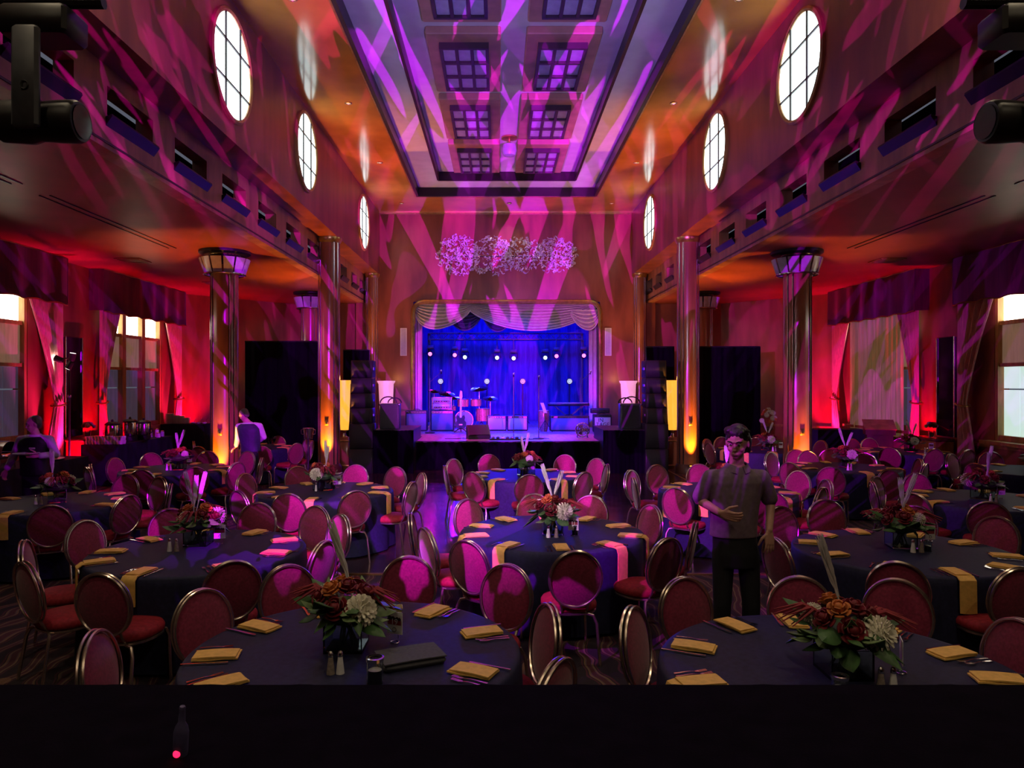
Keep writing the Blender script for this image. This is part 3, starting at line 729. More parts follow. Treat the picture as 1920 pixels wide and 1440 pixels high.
# amp racks and loose cable on the side blocks
for side, pa, pb in (('left', 712, 748), ('right', 1164, 1202)):
    Y = 18.1; x0, x1 = PX(pa,Y), PX(pb,Y); z0 = 1.082; z1 = PZ(757,Y)
    t = thing('equipment_case', 'dark equipment case standing on the %s draped block' % side, 'equipment case', ((x0+x1)/2, Y, z0), 0, 'equipment cases on the side blocks'); w_ = x1-x0
    MB().bbox(-w_/2, w_/2, 0, .4, 0, z1-z0, .015).build('shell', M['grey'], t); MB().bx(-w_/2+.03,w_/2-.03,-.008,.004,.04,z1-z0-.04).build('front_panel', M['black'], t, smooth=False)
    for e in (-1,1): MB().bbox(e*w_/2-.02, e*w_/2+.02, -.01,.03,z1-z0-.05,z1-z0+.004,.006).build('corner_cap', M['steel'], t)
    cb = MB(); s = 1 if side == 'left' else -1
    for r, dx in ((.16,-.05),(.13,.10)):
        cb.tube([(dx*s+r*1.3*math.cos(a), .2+dx*.4, z1-z0+.012+r*math.sin(a)) for a in [PI*i/14 for i in range(15)]], .016, 6)
    cb.build('cable_loop', M['cord'], t)

# torchere lamps
M['torch'] = mat('torchere_glass_amber', (.8,.5,.15), .4, 0, .3, 3, (1,1,.5), emit=(1.0,.44,.035), estr=1.1)
M['torch_pink'] = mat('torchere_glass_pink', (.8,.6,.6), .4, 0, .2, 3, (1,1,.5), emit=(1.0,.40,.55), estr=.7)
def torchere(label, px, Y, pytop, pybot, m, wtop, col, pw):
    x = PX(px, Y); zt, zb = PZ(pytop, Y), PZ(pybot, Y); rt = wtop/2
    t = thing('torchere_lamp', label, 'floor lamp', (x, Y, 0), 0, 'torchere lamps by the stage')
    MB().bbox(-.13,.13,-.13,.13,0,zb-.18,.02).build('pedestal', M['column'], t)
    for z in (.08, zb-.30): MB().bbox(-.145,.145,-.145,.145,z,z+.04,.008).build('pedestal_band', M['trim_gold'], t)
    MB().lathe([(.09,zb-.18),(.05,zb-.15),(.035,zb-.08),(.07,zb-.03),(.10,zb+.005)], 16).build('stem', M['brass'], t)
    MB().lathe([(rt*.62,zb),(rt*.74,zb+.25),(rt*.84,zb+.7),(rt*.92,zt-.1),(rt*1.08,zt-.04),(rt*1.1,zt),(rt*1.02,zt-.01),(rt*.86,zt-.1)], 20, cap=False).build('shade', m, t)
    lamp('torchere_bulb', 'SPOT', (x, Y, zt-.02), col, pw*3, (x, Y, zt+2), .06, 100, .9)
    lamp('torchere_glow', 'POINT', (x, Y-.02, zt+.05), col, 18, size=.05)
torchere('amber glass torchere lamp beside the left loudspeaker stack', 646, 18.75, 713, 806, M['torch'], .33, (1,.36,.02), 120)
torchere('amber glass torchere lamp beside the right loudspeaker stack', 1261, 18.75, 713, 806, M['torch'], .33, (1,.36,.02), 120)
torchere('pale pink torchere lamp against the wall left of the stage', 724, 22.6, 714, 790, M['torch_pink'], .52, (1,.38,.04), 100)
torchere('pale pink torchere lamp against the wall right of the stage', 1178, 22.6, 714, 790, M['torch_pink'], .52, (1,.38,.04), 100)

# stage lighting rig: rear moving beams and LED pars
truss = thing('lighting_truss', 'dark lighting truss across the rear of the stage', 'truss', (.3, 27.3, 0))
tz = PZ(648, 27.3)
tb = MB()
for dy, dz in ((-.12,-.12),(.12,-.12),(-.12,.12),(.12,.12)): tb.tube([(-2.9,dy,tz+.35+dz),(2.9,dy,tz+.35+dz)], .025, 6)
tb.build('chord', M['grey'], truss)
br = MB(); br2 = MB()
for i in range(24):
    x = -2.88+i*.24; s = 1 if i % 2 else -1
    br.tube([(x,-.12,tz+.35-.12*s),(x+.24,-.12,tz+.35+.12*s)], .012, 5); br2.tube([(x,.12,tz+.35+.12*s),(x+.24,.12,tz+.35-.12*s)], .012, 5)
br.build('bracing', M['grey'], truss); br2.build('bracing', M['grey'], truss)
for x in (-2.9, 2.9): MB().tube([(x,0,ST+.01),(x,0,tz+.47)], .05, 8).build('tower', M['grey'], truss)
def emitter(name, c, e): return mat(name, (.3,.3,.3), .3, 0, 0, emit=c, estr=e)
EM_MAG = emitter('beam_lens_magenta', (1,.14,.75), 3.2); EM_WHT = emitter('beam_lens_bluewhite', (.38,.62,1), 3.5)
EM_PAR = emitter('led_par_cell', (.80,.93,1), .95); EM_PARP = emitter('led_par_cell_pink', (1,.45,.55), .95)
BL = (.004,.006,1.0); MG = (1,.0,.75)
pos = [(807,664,'m'),(853,666,'m'),(872,670,'b'),(932,671,'b'),(963,672,'b'),(1022,671,'b'),(1043,668,'m'),(1094,667,'m')]
ordn = ['leftmost','second from left','third from left','fourth from left','fourth from right','third from right','second from right','rightmost']
for i, (px, py, c) in enumerate(pos):
    Y = 27.18; p = P(px, py, Y); m = EM_MAG if c == 'm' else EM_WHT
    t = thing('moving_head_light', 'small %s beam light under the stage truss, %s of eight' % ({'m':'magenta','b':'blue-white'}[c], ordn[i]), 'stage light', p, 0, 'beam lights under the stage truss')
    MB().lathe([(.085,-.11),(.10,-.08),(.10,.08),(.07,.16)], 14, M=rotm('X', -90)).build('head', M['black'], t)
    MB().lathe([(.072,.0),(.072,.012)], 14, M=TR(0,-.125,0) @ Matrix.Rotation(R(90),4,'X')).build('lens', m, t)
    yk = MB(); yk.tube([(-.14,0,0),(-.14,0,.2),(.14,0,.2),(.14,0,0)], .016, 5); yk.build('yoke', M['black'], t)
    MB().bbox(-.12,.12,-.09,.09,.21,.33,.01).build('base', M['grey'], t)
    MB().tube([(0,0,.33),(0,0,tz+.23-p.z)], .02, 6).build('clamp', M['grey'], t)
    lamp('beam_light', 'SPOT', p+Vector((0,-.2,0)), MG if c == 'm' else BL, 25 if c == 'm' else 1300, (p.x*.9, 20.0, .2), .05, 42, .7)
for px, w_ in ((826,'white'),(913,'white'),(980,'pink'),(1068,'white')):
    Y = 26.4; p = P(px, 715, Y)
    t = thing('led_par', 'round %s LED par light on a stand, %s' % (w_, {826:'far left of the stage',913:'behind the drums',980:'right of the centre microphone',1068:'behind the keyboard'}[px]), 'stage light', p, 0, 'LED pars at the back of the stage')
    MB().lathe([(.115,0),(.115,.14),(.07,.22)], 18, M=Matrix.Rotation(R(-90),4,'X')).build('can', M['black'], t)
    MB().lathe([(.10,0),(.10,.008)], 18, M=TR(0,-.006,0) @ Matrix.Rotation(R(90),4,'X')).build('face', M['black'], t)
    cells = [(0,0)]+[(.038*math.cos(k*PI/3), .038*math.sin(k*PI/3)) for k in range(6)]+[(.076*math.cos(k*PI/6), .076*math.sin(k*PI/6)) for k in range(12)]
    for cx, cz in cells: MB().lathe([(.017,0),(.013,.008)], 8, M=TR(cx,-.014,cz) @ Matrix.Rotation(R(90),4,'X')).build('led_cell', EM_PARP if w_ == 'pink' else EM_PAR, t)
    h = p.z-ST
    stn = MB(); stn.tube([(0,.1,0),(0,.1,-h+.25)], .018, 6)
    for a in (90, 210, 330): stn.tube([(0,.1,-h+.35),(.28*math.cos(R(a)), .1+.28*math.sin(R(a)), -h+.012)], .012, 5)
    stn.build('stand', M['black'], t)
# strong blue wash and magenta side light on the band
lamp('stage_blue_wash', 'SPOT', (-1.4, 25.0, 5.7), BL, 1500, (-1.0, 28.2, 2.6), .3, 110, .9)
lamp('stage_blue_wash', 'SPOT', (2.0, 25.0, 5.7), BL, 1500, (1.6, 28.2, 2.6), .3, 110, .9)
lamp('stage_blue_front', 'SPOT', (.3, 17.2, 5.6), BL, 9000, (.3, 23.2, 1.1), .2, 60, .8)
lamp('stage_magenta_left', 'SPOT', (-1.35, 19.9, 4.5), (1,.0,.72), 520, (-1.35, 19.7, .74), .1, 50, .6)
lamp('stage_magenta_right', 'SPOT', (2.35, 19.9, 4.5), (1,.0,.72), 340, (2.35, 19.7, .74), .1, 46, .6)
lamp('stage_centre_pale', 'SPOT', (.7, 19.9, 4.6), (.80,.62,1), 190, (.8, 19.8, .74), .1, 48, .6)
lamp('drum_magenta', 'SPOT', (-.2, 19.6, 4.4), (1,.15,.45), 1500, (-.75, 23.2, 1.3), .08, 24, .5)
lamp('leg_magenta', 'SPOT', (-2.2, 23.0, .95), (.7,.0,1), 110, (-2.6, 24.3, 2.6), .05, 60, .7)
lamp('leg_magenta', 'SPOT', (2.8, 23.0, .95), (.7,.0,1), 110, (3.2, 24.3, 2.6), .05, 60, .7)

# ------------------------------------------------------------------ band equipment
def amp(label, pa, pb, pt, pbm, Y, cloth, d=.3, z0=None):
    x0, x1 = PX(pa,Y), PX(pb,Y); z0 = ST+.004 if z0 is None else z0; z1 = z0+(PZ(pt,Y)-PZ(pbm,Y)); w_ = x1-x0; h = z1-z0
    t = thing('amplifier', label, 'amplifier', ((x0+x1)/2, Y, z0), 0, 'amplifiers on the stage')
    MB().bbox(-w_/2, w_/2, 0, d, .01, h, .02).build('cabinet', M['tolex'], t)
    MB().bbox(-w_/2+.035, w_/2-.035, -.012, .01, .04, h*.84, .006).build('grille_cloth', cloth, t)
    MB().bx(-w_/2+.035, w_/2-.035, -.010, .01, h*.86, h*.97).build('control_panel', M['steel'], t, smooth=False)
    for i in range(7):
        x = -w_/2+.08+i*(w_-.16)/6
        MB().lathe([(.014,0),(.011,.016)], 8, M=TR(x,-.01,h*.915) @ Matrix.Rotation(R(90),4,'X')).build('knob', M['black'], t)
    hd = MB(); hd.tube([(-.1,d/2,h),(-.08,d/2,h+.03),(.08,d/2,h+.03),(.1,d/2,h)], .012, 5); hd.build('handle', M['black'], t)
    for e in (-1,1): MB().bx(e*(w_/2-.05)-.02, e*(w_/2-.05)+.02, .05, d-.05, 0, .012).build('foot', M['black'], t, smooth=False)
    return t, h, w_
a1 = amp('tall blue-lit amplifier cabinet at the far left of the stage', 760, 801, 769, 808, 22.2, M['amp_blue'])
a2 = amp('blue-lit amplifier cabinet carrying a rack of heads', 807, 851, 769, 808, 22.2, M['amp_blue'])
amp('silver-fronted amplifier just right of the drums', 913, 950, 778, 806, 22.4, M['amp_silver'])
amp('silver-fronted amplifier behind the centre microphone stand', 951, 990, 778, 806, 22.4, M['amp_silver'])
amp('long blue-lit amplifier under the keyboard', 1031, 1105, 779, 808, 22.2, M['amp_blue'])
# rack of amp heads
Y = 22.2; zr = ST+.004+a2[1]+.034
t = thing('amp_head_rack', 'open rack with two silver amplifier heads on the second blue cabinet', 'amplifier head', (PX(828,Y), Y+.15, zr))
fr = MB()
for x in (-.30,.30):
    for y in (-.14,.14): fr.bx(x-.012,x+.012,y-.012,y+.012,0,.37)
for z in (.006,.19,.364):
    fr.bx(-.30,.30,-.152,-.13,z-.006,z+.006); fr.bx(-.30,.30,.13,.152,z-.006,z+.006)
fr.build('rack_frame', M['steel'], t, smooth=False)
for z in (.015,.20):
    h = MB().bbox(-.27,.27,-.13,.13,z,z+.155,.01).build('amp_head', M['amp_silver'], t)
    MB().bx(-.24,.24,-.138,-.13,z+.02,z+.07).build('faceplate', M['black'], h, smooth=False)
    for i in range(6): MB().lathe([(.014,0),(.012,.012)], 8, M=TR(-.2+i*.08,-.138,z+.045) @ Matrix.Rotation(R(90),4,'X')).build('knob', M['steel'], h)
# right combo with lettered front
Y = 21.6
t, h, w_ = amp('white-fronted amplifier with printed letters at the right edge of the stage', 1113, 1147, 772, 806, Y, M['amp_silver'])
def text_mesh(s_, size, m, ext=.002):
    cu = bpy.data.curves.new('lettering', 'FONT'); cu.body = s_; cu.size = size; cu.extrude = ext; cu.align_x = 'CENTER'; cu.align_y = 'CENTER'
    o = bpy.data.objects.new('tmp', cu); COL.objects.link(o)
    dg = bpy.context.evaluated_depsgraph_get(); me = bpy.data.meshes.new_from_object(o.evaluated_get(dg)); bpy.data.objects.remove(o)
    me.materials.clear(); me.materials.append(m); return me
put('lettering', text_mesh('IN', .16, M['black']), t, (-.06,-.016,h*.68), (R(90),0,0)); put('lettering', text_mesh('TAGE', .16, M['black']), t, (.0,-.016,h*.44), (R(90),0,0))
ah = thing('preamplifier', 'dark amplifier head resting on the lettered amplifier', 'amplifier head', (PX(1126,Y), Y+.15, ST+.004+h+.034))
MB().bbox(-.28,.28,-.13,.13,0,.15,.015).build('case', M['tolex'], ah); MB().bx(-.24,.24,-.138,-.128,.03,.09).build('faceplate', M['steel'], ah, smooth=False)
for i in range(6): MB().lathe([(.015,0),(.012,.014)], 8, M=TR(-.2+i*.08,-.138,.06) @ Matrix.Rotation(R(90),4,'X')).build('knob', M['black'], ah)

# drum kit
def drum(mb, c, r, h, M_=None): mb.lathe([(r,0),(r,h)], 24, M=TR(*c) @ (M_ or Matrix()))
kY = 23.6
kit = thing('drum_kit', 'sparkling drum kit with cymbals at the back left of the stage', 'drum kit', (PX(870,kY), kY, ST+.004))
def part(name, m, fn, par=kit):
    mb = MB(); fn(mb); return mb.build(name, m, par)
rx90 = Matrix.Rotation(R(90),4,'X')
b_ = part('bass_drum', M['drum'], lambda q: q.lathe([(.29,0),(.29,.42)], 28, M=TR(.02,-.1,.30) @ rx90))
part('bass_head', M['amp_blue'], lambda q: q.lathe([(.275,0),(.275,.006)], 28, M=TR(.02,-.525,.30) @ rx90), b_)
part('bass_hoop', M['brass'], lambda q: q.tube([(.02+.295*math.cos(2*PI*i/28), -.52, .30+.295*math.sin(2*PI*i/28)) for i in range(28)], .018, 6, True), b_)
for nm, c, r, h in (('rack_tom',(-.02,-.2,.72),.17,.24), ('rack_tom',(.40,-.2,.74),.16,.22), ('floor_tom',(.62,-.05,.25),.21,.40), ('snare_drum',(-.45,.05,.58),.18,.15)):
    d = part(nm, M['drum'], lambda q: q.lathe([(r,0),(r,h)], 24, M=TR(*c)))
    part('drum_head', M['white'], lambda q: q.lathe([(r*.97,h+.001),(r*.97,h+.006)], 24, M=TR(*c)), d)
    part('rim', M['chrome'], lambda q: q.tube([(c[0]+(r+.006)*math.cos(2*PI*i/24), c[1]+(r+.006)*math.sin(2*PI*i/24), c[2]+h) for i in range(24)], .010, 5, True), d)
    for k in range(6):
        a = k*PI/3; part('lug', M['chrome'], lambda q: q.tube([(c[0]+(r+.012)*math.cos(a), c[1]+(r+.012)*math.sin(a), c[2]+.03), (c[0]+(r+.012)*math.cos(a), c[1]+(r+.012)*math.sin(a), c[2]+h)], .008, 5), d)
for x, y, z, r, tl in ((-.56,-.1,1.14,.27,8), (.50,.0,1.30,.29,-6), (.86,.05,.98,.25,4), (-.98,.1,1.22,.2,5), (-.34,.1,1.0,.19,0)):
    cy = part('cymbal', M['cymbal'], lambda q: q.lathe([(.004,.035),(.035,.03),(.06,.012),(r*.6,.006),(r,-.008),(r,-.012),(.05,.004)], 28, M=TR(x,y,z) @ Matrix.Rotation(R(tl),4,'Y') @ Matrix.Rotation(R(16),4,'X'), cap=False))
    def st(q):
        q.tube([(x,y,z+.05),(x,y,.25)], .013, 6)
        for a in (90,210,330): q.tube([(x,y,.38),(x+.22*math.cos(R(a)), y+.22*math.sin(R(a)), .01)], .010, 5)
    part('cymbal_stand', M['chrome'], st)
for x in (.50,.74):
    part('tom_leg', M['chrome'], lambda q: q.tube([(x,-.2,.02),(x,-.2,.4)], .009, 5))
part('snare_stand', M['chrome'], lambda q: [q.tube([(-.45,.05,.58),(-.45,.05,.2)], .014, 6)]+[q.tube([(-.45,.05,.28),(-.45+.2*math.cos(R(a)), .05+.2*math.sin(R(a)), .01)], .010, 5) for a in (90,210,330)])
st_ = part('drum_throne', M['black'], lambda q: [q.lathe([(.17,.48),(.18,.50),(.18,.54),(.15,.57)], 20, M=TR(0,.55,0)), q.tube([(0,.55,.0),(0,.55,.48)], .02, 6)])

# conga pair and small table on the right, keyboard, music stand
Y = 22.6
t = thing('conga_drum', 'magenta-lit conga drum left of the keyboard', 'drum', (PX(1018,Y), Y-.4, ST+.004))
MB().lathe([(.11,.0),(.13,.1),(.17,.40),(.165,.58),(.15,.64)], 20).build('shell', M['drum'], t)
MB().lathe([(.148,.64),(.148,.648)], 20).build('drum_head', M['white'], t)
MB().tube([(.157*math.cos(2*PI*i/20), .157*math.sin(2*PI*i/20), .63) for i in range(20)], .012, 5, True).build('rim', M['chrome'], t)
Y = 23.3
t = thing('keyboard', 'long electronic keyboard on a folding stand at the right of the stage', 'keyboard', (PX(1066,Y), Y, ST+.004)); zk = PZ(756,Y)-ST
MB().bbox(-.66,.66,-.16,.16,zk-.09,zk,.015).build('body', M['black'], t)
MB().bx(-.60,.60,-.165,-.02,zk,zk+.012).build('white_keys', M['white'], t, smooth=False)
bkk = MB()
for i in range(35):
    if i % 7 in (2,6): continue
    bkk.bx(-.60+(i+.75)*1.2/35, -.60+(i+1.2)*1.2/35, -.12, -.02, zk+.012, zk+.022)
o = bkk.build('black_keys', M['black'], t, smooth=False)
xs = MB()
for y in (-.12,.12): xs.tube([(-.45,y,.015),(.45,y,zk-.1)], .018, 6); xs.tube([(.45,y,.015),(-.45,y,zk-.1)], .018, 6)
for x in (-.45,.45): xs.tube([(x,-.2,.015),(x,.2,.015)], .018, 6)
xs.build('folding_stand', M['grey'], t)
t = thing('music_stand', 'upright music stand with a pale sheet beside the conga', 'music stand', (PX(1022,21.8), 21.8, ST+.004)); zt = PZ(765,21.8)-ST
MB().slab(lambda u, v: (-.05+.02*v-.16*(1-v)*0+.10*(u-.5)+.12*(.5-v), .0+.06*v, zt-.15+.30*v), 3, 3, .006, ).build('sheet', M['paper'], t)
q = MB(); q.tube([(0,.02,zt-.1),(0,.02,.3)], .012, 6)
for a in (90,210,330): q.tube([(0,.02,.36),(.25*math.cos(R(a)), .02+.25*math.sin(R(a)), .01)], .010, 5)
q.build('stand', M['black'], t)
# guitar on a stand
Y = 21.6; gx = PX(864,Y)
t = thing('electric_guitar', 'electric guitar with a pale upright neck resting on a floor stand', 'guitar', (gx, Y, ST+.004))
body = [(.0,.06),(.10,.05),(.16,.12),(.16,.22),(.11,.29),(.13,.37),(.10,.45),(.05,.42),(.03,.38),(-.03,.38),(-.06,.43),(-.11,.45),(-.14,.37),(-.11,.29),(-.16,.22),(-.16,.12),(-.10,.05)]
MB().prism([(a,b+.08) for a,b in body], 'y', -.02, .025).build('body', M['tolex'], t)
MB().bx(-.028,.028,-.032,-.02,.45,1.02).build('neck', M['white'], t, smooth=False)
MB().prism([(-.03,1.02),(.03,1.02),(.05,1.08),(.04,1.24),(-.01,1.26),(-.04,1.10)], 'y', -.034, -.014).build('headstock', M['white'], t)
MB().bx(-.05,.05,-.03,-.02,.22,.26).build('bridge', M['chrome'], t, smooth=False)
q = MB(); q.tube([(0,.06,.02),(0,.06,.75)], .014, 6)
for a in (-1,1): q.tube([(0,.06,.15),(a*.20,-.08,.015)], .012, 5); q.tube([(0,.06,.12),(a*.1,-.05,.11)], .012, 5)
q.tube([(0,.06,.15),(0,.22,.015)], .012, 5); q.build('floor_stand', M['black'], t)
# floor monitor and microphones
Y = 19.3
t = thing('floor_monitor', 'black wedge floor monitor at the front of the stage', 'loudspeaker', (PX(897,Y), Y, ST+.004), R(12))
MB().prism([(-.20,0),(.22,0),(.22,.30),(.12,.36),(-.20,.10)], 'x', -.30, .30).build('cabinet', M['black'], t)
MB().slab(lambda u, v: (-.27+.54*u, -.195+.30*v, .115+.235*v), 2, 2, .012).build('grille', M['grille'], t)
def mic(label, px, pytop, Y, boom=False):
    h = PZ(pytop,Y)-ST
    t = thing('microphone_stand', label, 'microphone stand', (PX(px,Y), Y, ST+.004), 0, 'microphone stands on stage')
    MB().lathe([(.15,0),(.15,.02),(.04,.035)], 20).build('base', M['black'], t)
    q = MB(); q.tube([(0,0,.03),(0,0,h-.1)], .012, 6)
    if boom: q.tube([(-.02,0,h-.25),(.32,0,h+.05)], .009, 5)
    q.build('pole', M['grey'], t)
    c = Vector((0,-.04,h-.05)) if not boom else Vector((.34,0,h+.07))
    mcr = MB().tube([(c.x,c.y+.06,c.z-.05),(c.x,c.y-.05,c.z+.02)], .016, 8).build('microphone', M['black'], t)
    MB().ell((c.x,c.y-.075,c.z+.035), (.03,.03,.03), 10, 7).build('mic_grille', M['steel'], mcr)
mic('microphone on a straight stand at the centre of the stage', 963, 700, 19.2)
mic('microphone on a straight stand right of the stage centre', 1010, 705, 19.2)
mic('microphone on a boom stand at the far left of the stage', 806, 702, 21.4, True)
mic('microphone on a boom stand behind the keyboard', 1088, 703, 24.0, True)
# round clear fan-like drum on the right and a pedal board
Y = 19.7
t = thing('round_fan', 'round stage fan with a wire guard at the front right of the stage', 'fan', (PX(1092,Y), Y, ST+.004)); r = .185
q = MB()
for rr_ in (.06,.12,r): q.tube([(rr_*math.cos(2*PI*i/24), -.05, .21+rr_*math.sin(2*PI*i/24)) for i in range(24)], .009 if rr_ < r else .016, 5, True)
for i in range(8): a = i*PI/4; q.tube([(0,-.05,.21),(r*math.cos(a),-.05,.21+r*math.sin(a))], .006, 4)
q.build('guard', M['chrome'], t)
for i in range(3):
    a = i*2*PI/3
    MB().slab(lambda u, v: ((.03+.12*u)*math.cos(a+(v-.5)*.9), -.02+.03*(v-.5), .21+(.03+.12*u)*math.sin(a+(v-.5)*.9)), 4, 4, .005).build('blade', M['grey'], t)
MB().lathe([(.04,-.04),(.05,.0),(.05,.08)], 12, M=TR(0,.0,.21) @ rx90.inverted()).build('motor', M['black'], t)
q = MB(); q.tube([(-.14,.0,.012),(-.14,0,.21),(-.185,-.0,.21)], .012, 5); q.tube([(.14,0,.012),(.14,0,.21),(.185,0,.21)], .012, 5); q.tube([(-.14,-.1,.012),(-.14,.12,.012)], .012, 5); q.tube([(.14,-.1,.012),(.14,.12,.012)], .012, 5); q.build('stand', M['black'], t)
t = thing('pedal_board', 'row of effect pedals at the stage front by the centre microphone', 'pedal board', (PX(950,18.95), 18.95, ST+.004))
MB().bbox(-.45,.45,-.13,.13,0,.03,.008).build('board', M['black'], t)
for i in range(7):
    p = MB().bbox(-.40+i*.125,-.31+i*.125,-.08,.06,.031,.075,.008).build('pedal', [M['steel'],M['black'],M['white'],M['grey']][i%4], t); MB().lathe([(.014,.075),(.012,.088)], 8, M=TR(-.355+i*.125,-.04,0)).build('footswitch', M['chrome'], p)
cd = MB(); rg = random.Random(11)
for kx in range(3):
    pts = []; x, y = -1.4+kx*.9, 19.1
    for i in range(16): pts.append((x, y, ST+.014)); x += rg.uniform(.02,.14); y += rg.uniform(-.10,.12); y = min(20.2,max(18.7,y))
    MB().tube(pts, .009, 5).build('stage_cable', M['cord'], label='black cable snaking over the stage boards, %s of three' % ['leftmost','middle','rightmost'][kx], cat='cable', group='cables on the stage boards')

# ------------------------------------------------------------------ banquet tables
TB = {  # id: (x, y, phrase, places in degrees from the stage side clockwise or None, cutlery?)
 1: (-.79, 4.01, 'near left table', [-30,-61,-96,32,72,115,152,-132], 1),
 2: (1.77, 3.72, 'near right table', [-28,-65,-103,7,42,74,101,-140], 1),
 3: (.54, 7.2, 'centre table', None, 1),
 4: (.46, 11.6, 'table nearest the stage', None, 1),
 5: (-2.65, 6.4, 'second-row left table', [191,146,236,100,62,20,-22,-60,-98], 1),
 6: (-2.36, 9.9, 'left table beside the dance floor', None, 1),
 7: (-5.5, 8.95, 'table at the left picture edge', None, 1),
 8: (-5.49, 12.35, 'table before the coffee urns', None, 0),
 9: (-5.62, 16.55, 'table beside the left drape', None, 0),
 10: (3.6, 6.4, 'second-row right table', None, 1),
 11: (3.15, 9.9, 'table behind the standing man', None, 1),
 12: (6.05, 12.6, 'fourth-row right table', None, 0),
 13: (6.2, 9.18, 'table at the right picture edge', None, 1),
 14: (8.75, 15.6, 'table by the far right curtain', None, 0),
 15: (9.0, 12.2, 'table under the right window', None, 0),
 16: (5.8, 16.0, 'table beside the right drape', None, 0)}
TH, TRAD = .76, .915
rg = random.Random(21)
def cloth_mesh(seed):
    g = random.Random(seed); ph = [g.uniform(0,6) for _ in range(4)]; n = 96
    prof = [(0.0,TH),(.5,TH),(.88,TH),(.907,TH-.004),(.918,TH-.02)]
    mb = MB(); v = []; f = []
    zs = [TH-.08, TH-.2, TH-.36, TH-.54, .03]
    rings = []
    for r, z in prof[1:]: rings.append([(r*math.cos(2*PI*i/n), r*math.sin(2*PI*i/n), z) for i in range(n)])
    for z in zs:
        q = (TH-z)/TH
        ring = []
        for i in range(n):
            a = 2*PI*i/n; w_ = math.sin(a*13+ph[0])*.5+math.sin(a*9+ph[1])*.35+math.sin(a*22+ph[2])*.25
            r = .922+q*.012+.030*q*w_
            ring.append((r*math.cos(a), r*math.sin(a), z))
        rings.append(ring)
    v = [(0,0,TH)]; 
    for rg_ in rings: v += rg_
    for i in range(n): f.append((0, 1+i, 1+(i+1)%n))
    for k in range(len(rings)-1):
        for i in range(n): f.append((1+k*n+i, 1+(k+1)*n+i, 1+(k+1)*n+(i+1)%n, 1+k*n+(i+1)%n))
    return mb.add(v, f).mesh('tablecloth', M['cloth'], True, 60)
cloths = [cloth_mesh(s) for s in range(4)]
m_top = MB().lathe([(.895,TH-.035),(.90,TH-.012),(.895,TH-.005)], 40).mesh('tabletop', M['wood_dark'])
legm = MB().tube([(.45,.45,.01),(.42,.42,TH-.04)], .02, 6).mesh('leg', M['steel'])
for k, (x, y, ph, pl, cut) in TB.items():
    t = thing('banquet_table', 'round banquet table under a navy cloth, the %s' % ph, 'table', (x,y,0), rg.uniform(0,6), 'round banquet tables')
    put('tablecloth', cloths[k%4], t); put('tabletop', m_top, t)
    for q in range(4): put('leg', legm, t, rot=(0,0,q*PI/2))

# ------------------------------------------------------------------ chairs
def oval(a, b, n, z0, tilt, y0):
    pts = []
    for i in range(n):
        t_ = 2*PI*i/n; x = a*math.cos(t_); h = b*math.sin(t_); pts.append((x, y0-(h+b)*math.tan(R(tilt)), z0+h))
    return pts
CZ, CA, CB, CT = .695, .208, .228, 9
def back_fn(sgn):
    def fn(u, v):     # u round, v from rim to centre
        r = 1-v; t_ = 2*PI*u; x = CA*.95*r*math.cos(t_); h = CB*.95*r*math.sin(t_)
        bul = .026*(1-r**2.2)**.8+.006
        return (x, -.235-(h+CB)*math.tan(R(CT))+sgn*bul, CZ+h)
    return fn
mb = MB(); mb.grid(back_fn(1), 32, 6, wrap=True); mb.grid(back_fn(-1), 32, 6, wrap=True)
c_back = mb.mesh('backrest', M['red_fabric'], True, 50)
mb = MB(); o_ = oval(CA, CB, 40, CZ, CT, -.235)
for dy in (-.015, .015): mb.tube([(p[0],p[1]+dy,p[2]) for p in o_], .0098, 6, True)
c_rim = mb.mesh('back_rim', M['brass'])
mb = MB()
def seat_r(a): return 1/((abs(math.cos(a))/.225)**2.6+(abs(math.sin(a))/.215)**2.6)**(1/2.6)
sp = [(.93,.405),(1.0,.42),(1.0,.45),(.93,.475),(.6,.49),(.0,.492)]
rings = [[(seat_r(2*PI*i/32)*s*math.cos(2*PI*i/32), seat_r(2*PI*i/32)*s*math.sin(2*PI*i/32), z) for i in range(32)] for s, z in sp[:-1]]
v = sum(rings, []); f = [tuple(reversed(range(32)))]
for k in range(4):
    for i in range(32): f.append((k*32+i, k*32+(i+1)%32, (k+1)*32+(i+1)%32, (k+1)*32+i))
v.append((0,0,.492)); 
for i in range(32): f.append((4*32+i, 4*32+(i+1)%32, len(v)-1))
c_seat = mb.add(v, f).mesh('seat', M['seat_fabric'], True, 50)
c_frame = MB().tube([(seat_r(2*PI*i/24)*.94*math.cos(2*PI*i/24), seat_r(2*PI*i/24)*.94*math.sin(2*PI*i/24), .395) for i in range(24)], .012, 6, True).mesh('seat_frame', M['brass'])
def legmesh(sx, sy):
    if sy > 0: pts = [(sx*.10,.19,.395),(sx*.165,.195,.385),(sx*.185,.20,.34),(sx*.195,.205,.0)]
    else: pts = [(sx*.10,-.185,.395),(sx*.16,-.20,.38),(sx*.185,-.22,.32),(sx*.20,-.27,.0)]
    return MB().tube(pts, .0125, 7).mesh('leg', M['brass'])
c_legs = [legmesh(a, b) for a in (-1,1) for b in (1,-1)]
c_sup = [MB().tube([(s*.10,-.17,.40),(s*.105,-.215,.44),(s*.11,-.245,.50)], .012, 6).mesh('back_support', M['brass']) for s in (-1,1)]
CHAIR = [('seat', c_seat), ('backrest', c_back), ('back_rim', c_rim), ('seat_frame', c_frame)] + [('leg', m) for m in c_legs] + [('back_support', m) for m in c_sup]
HR = ['twelve','one','two','three','four','five','six','seven','eight','nine','ten','eleven']
used = {}
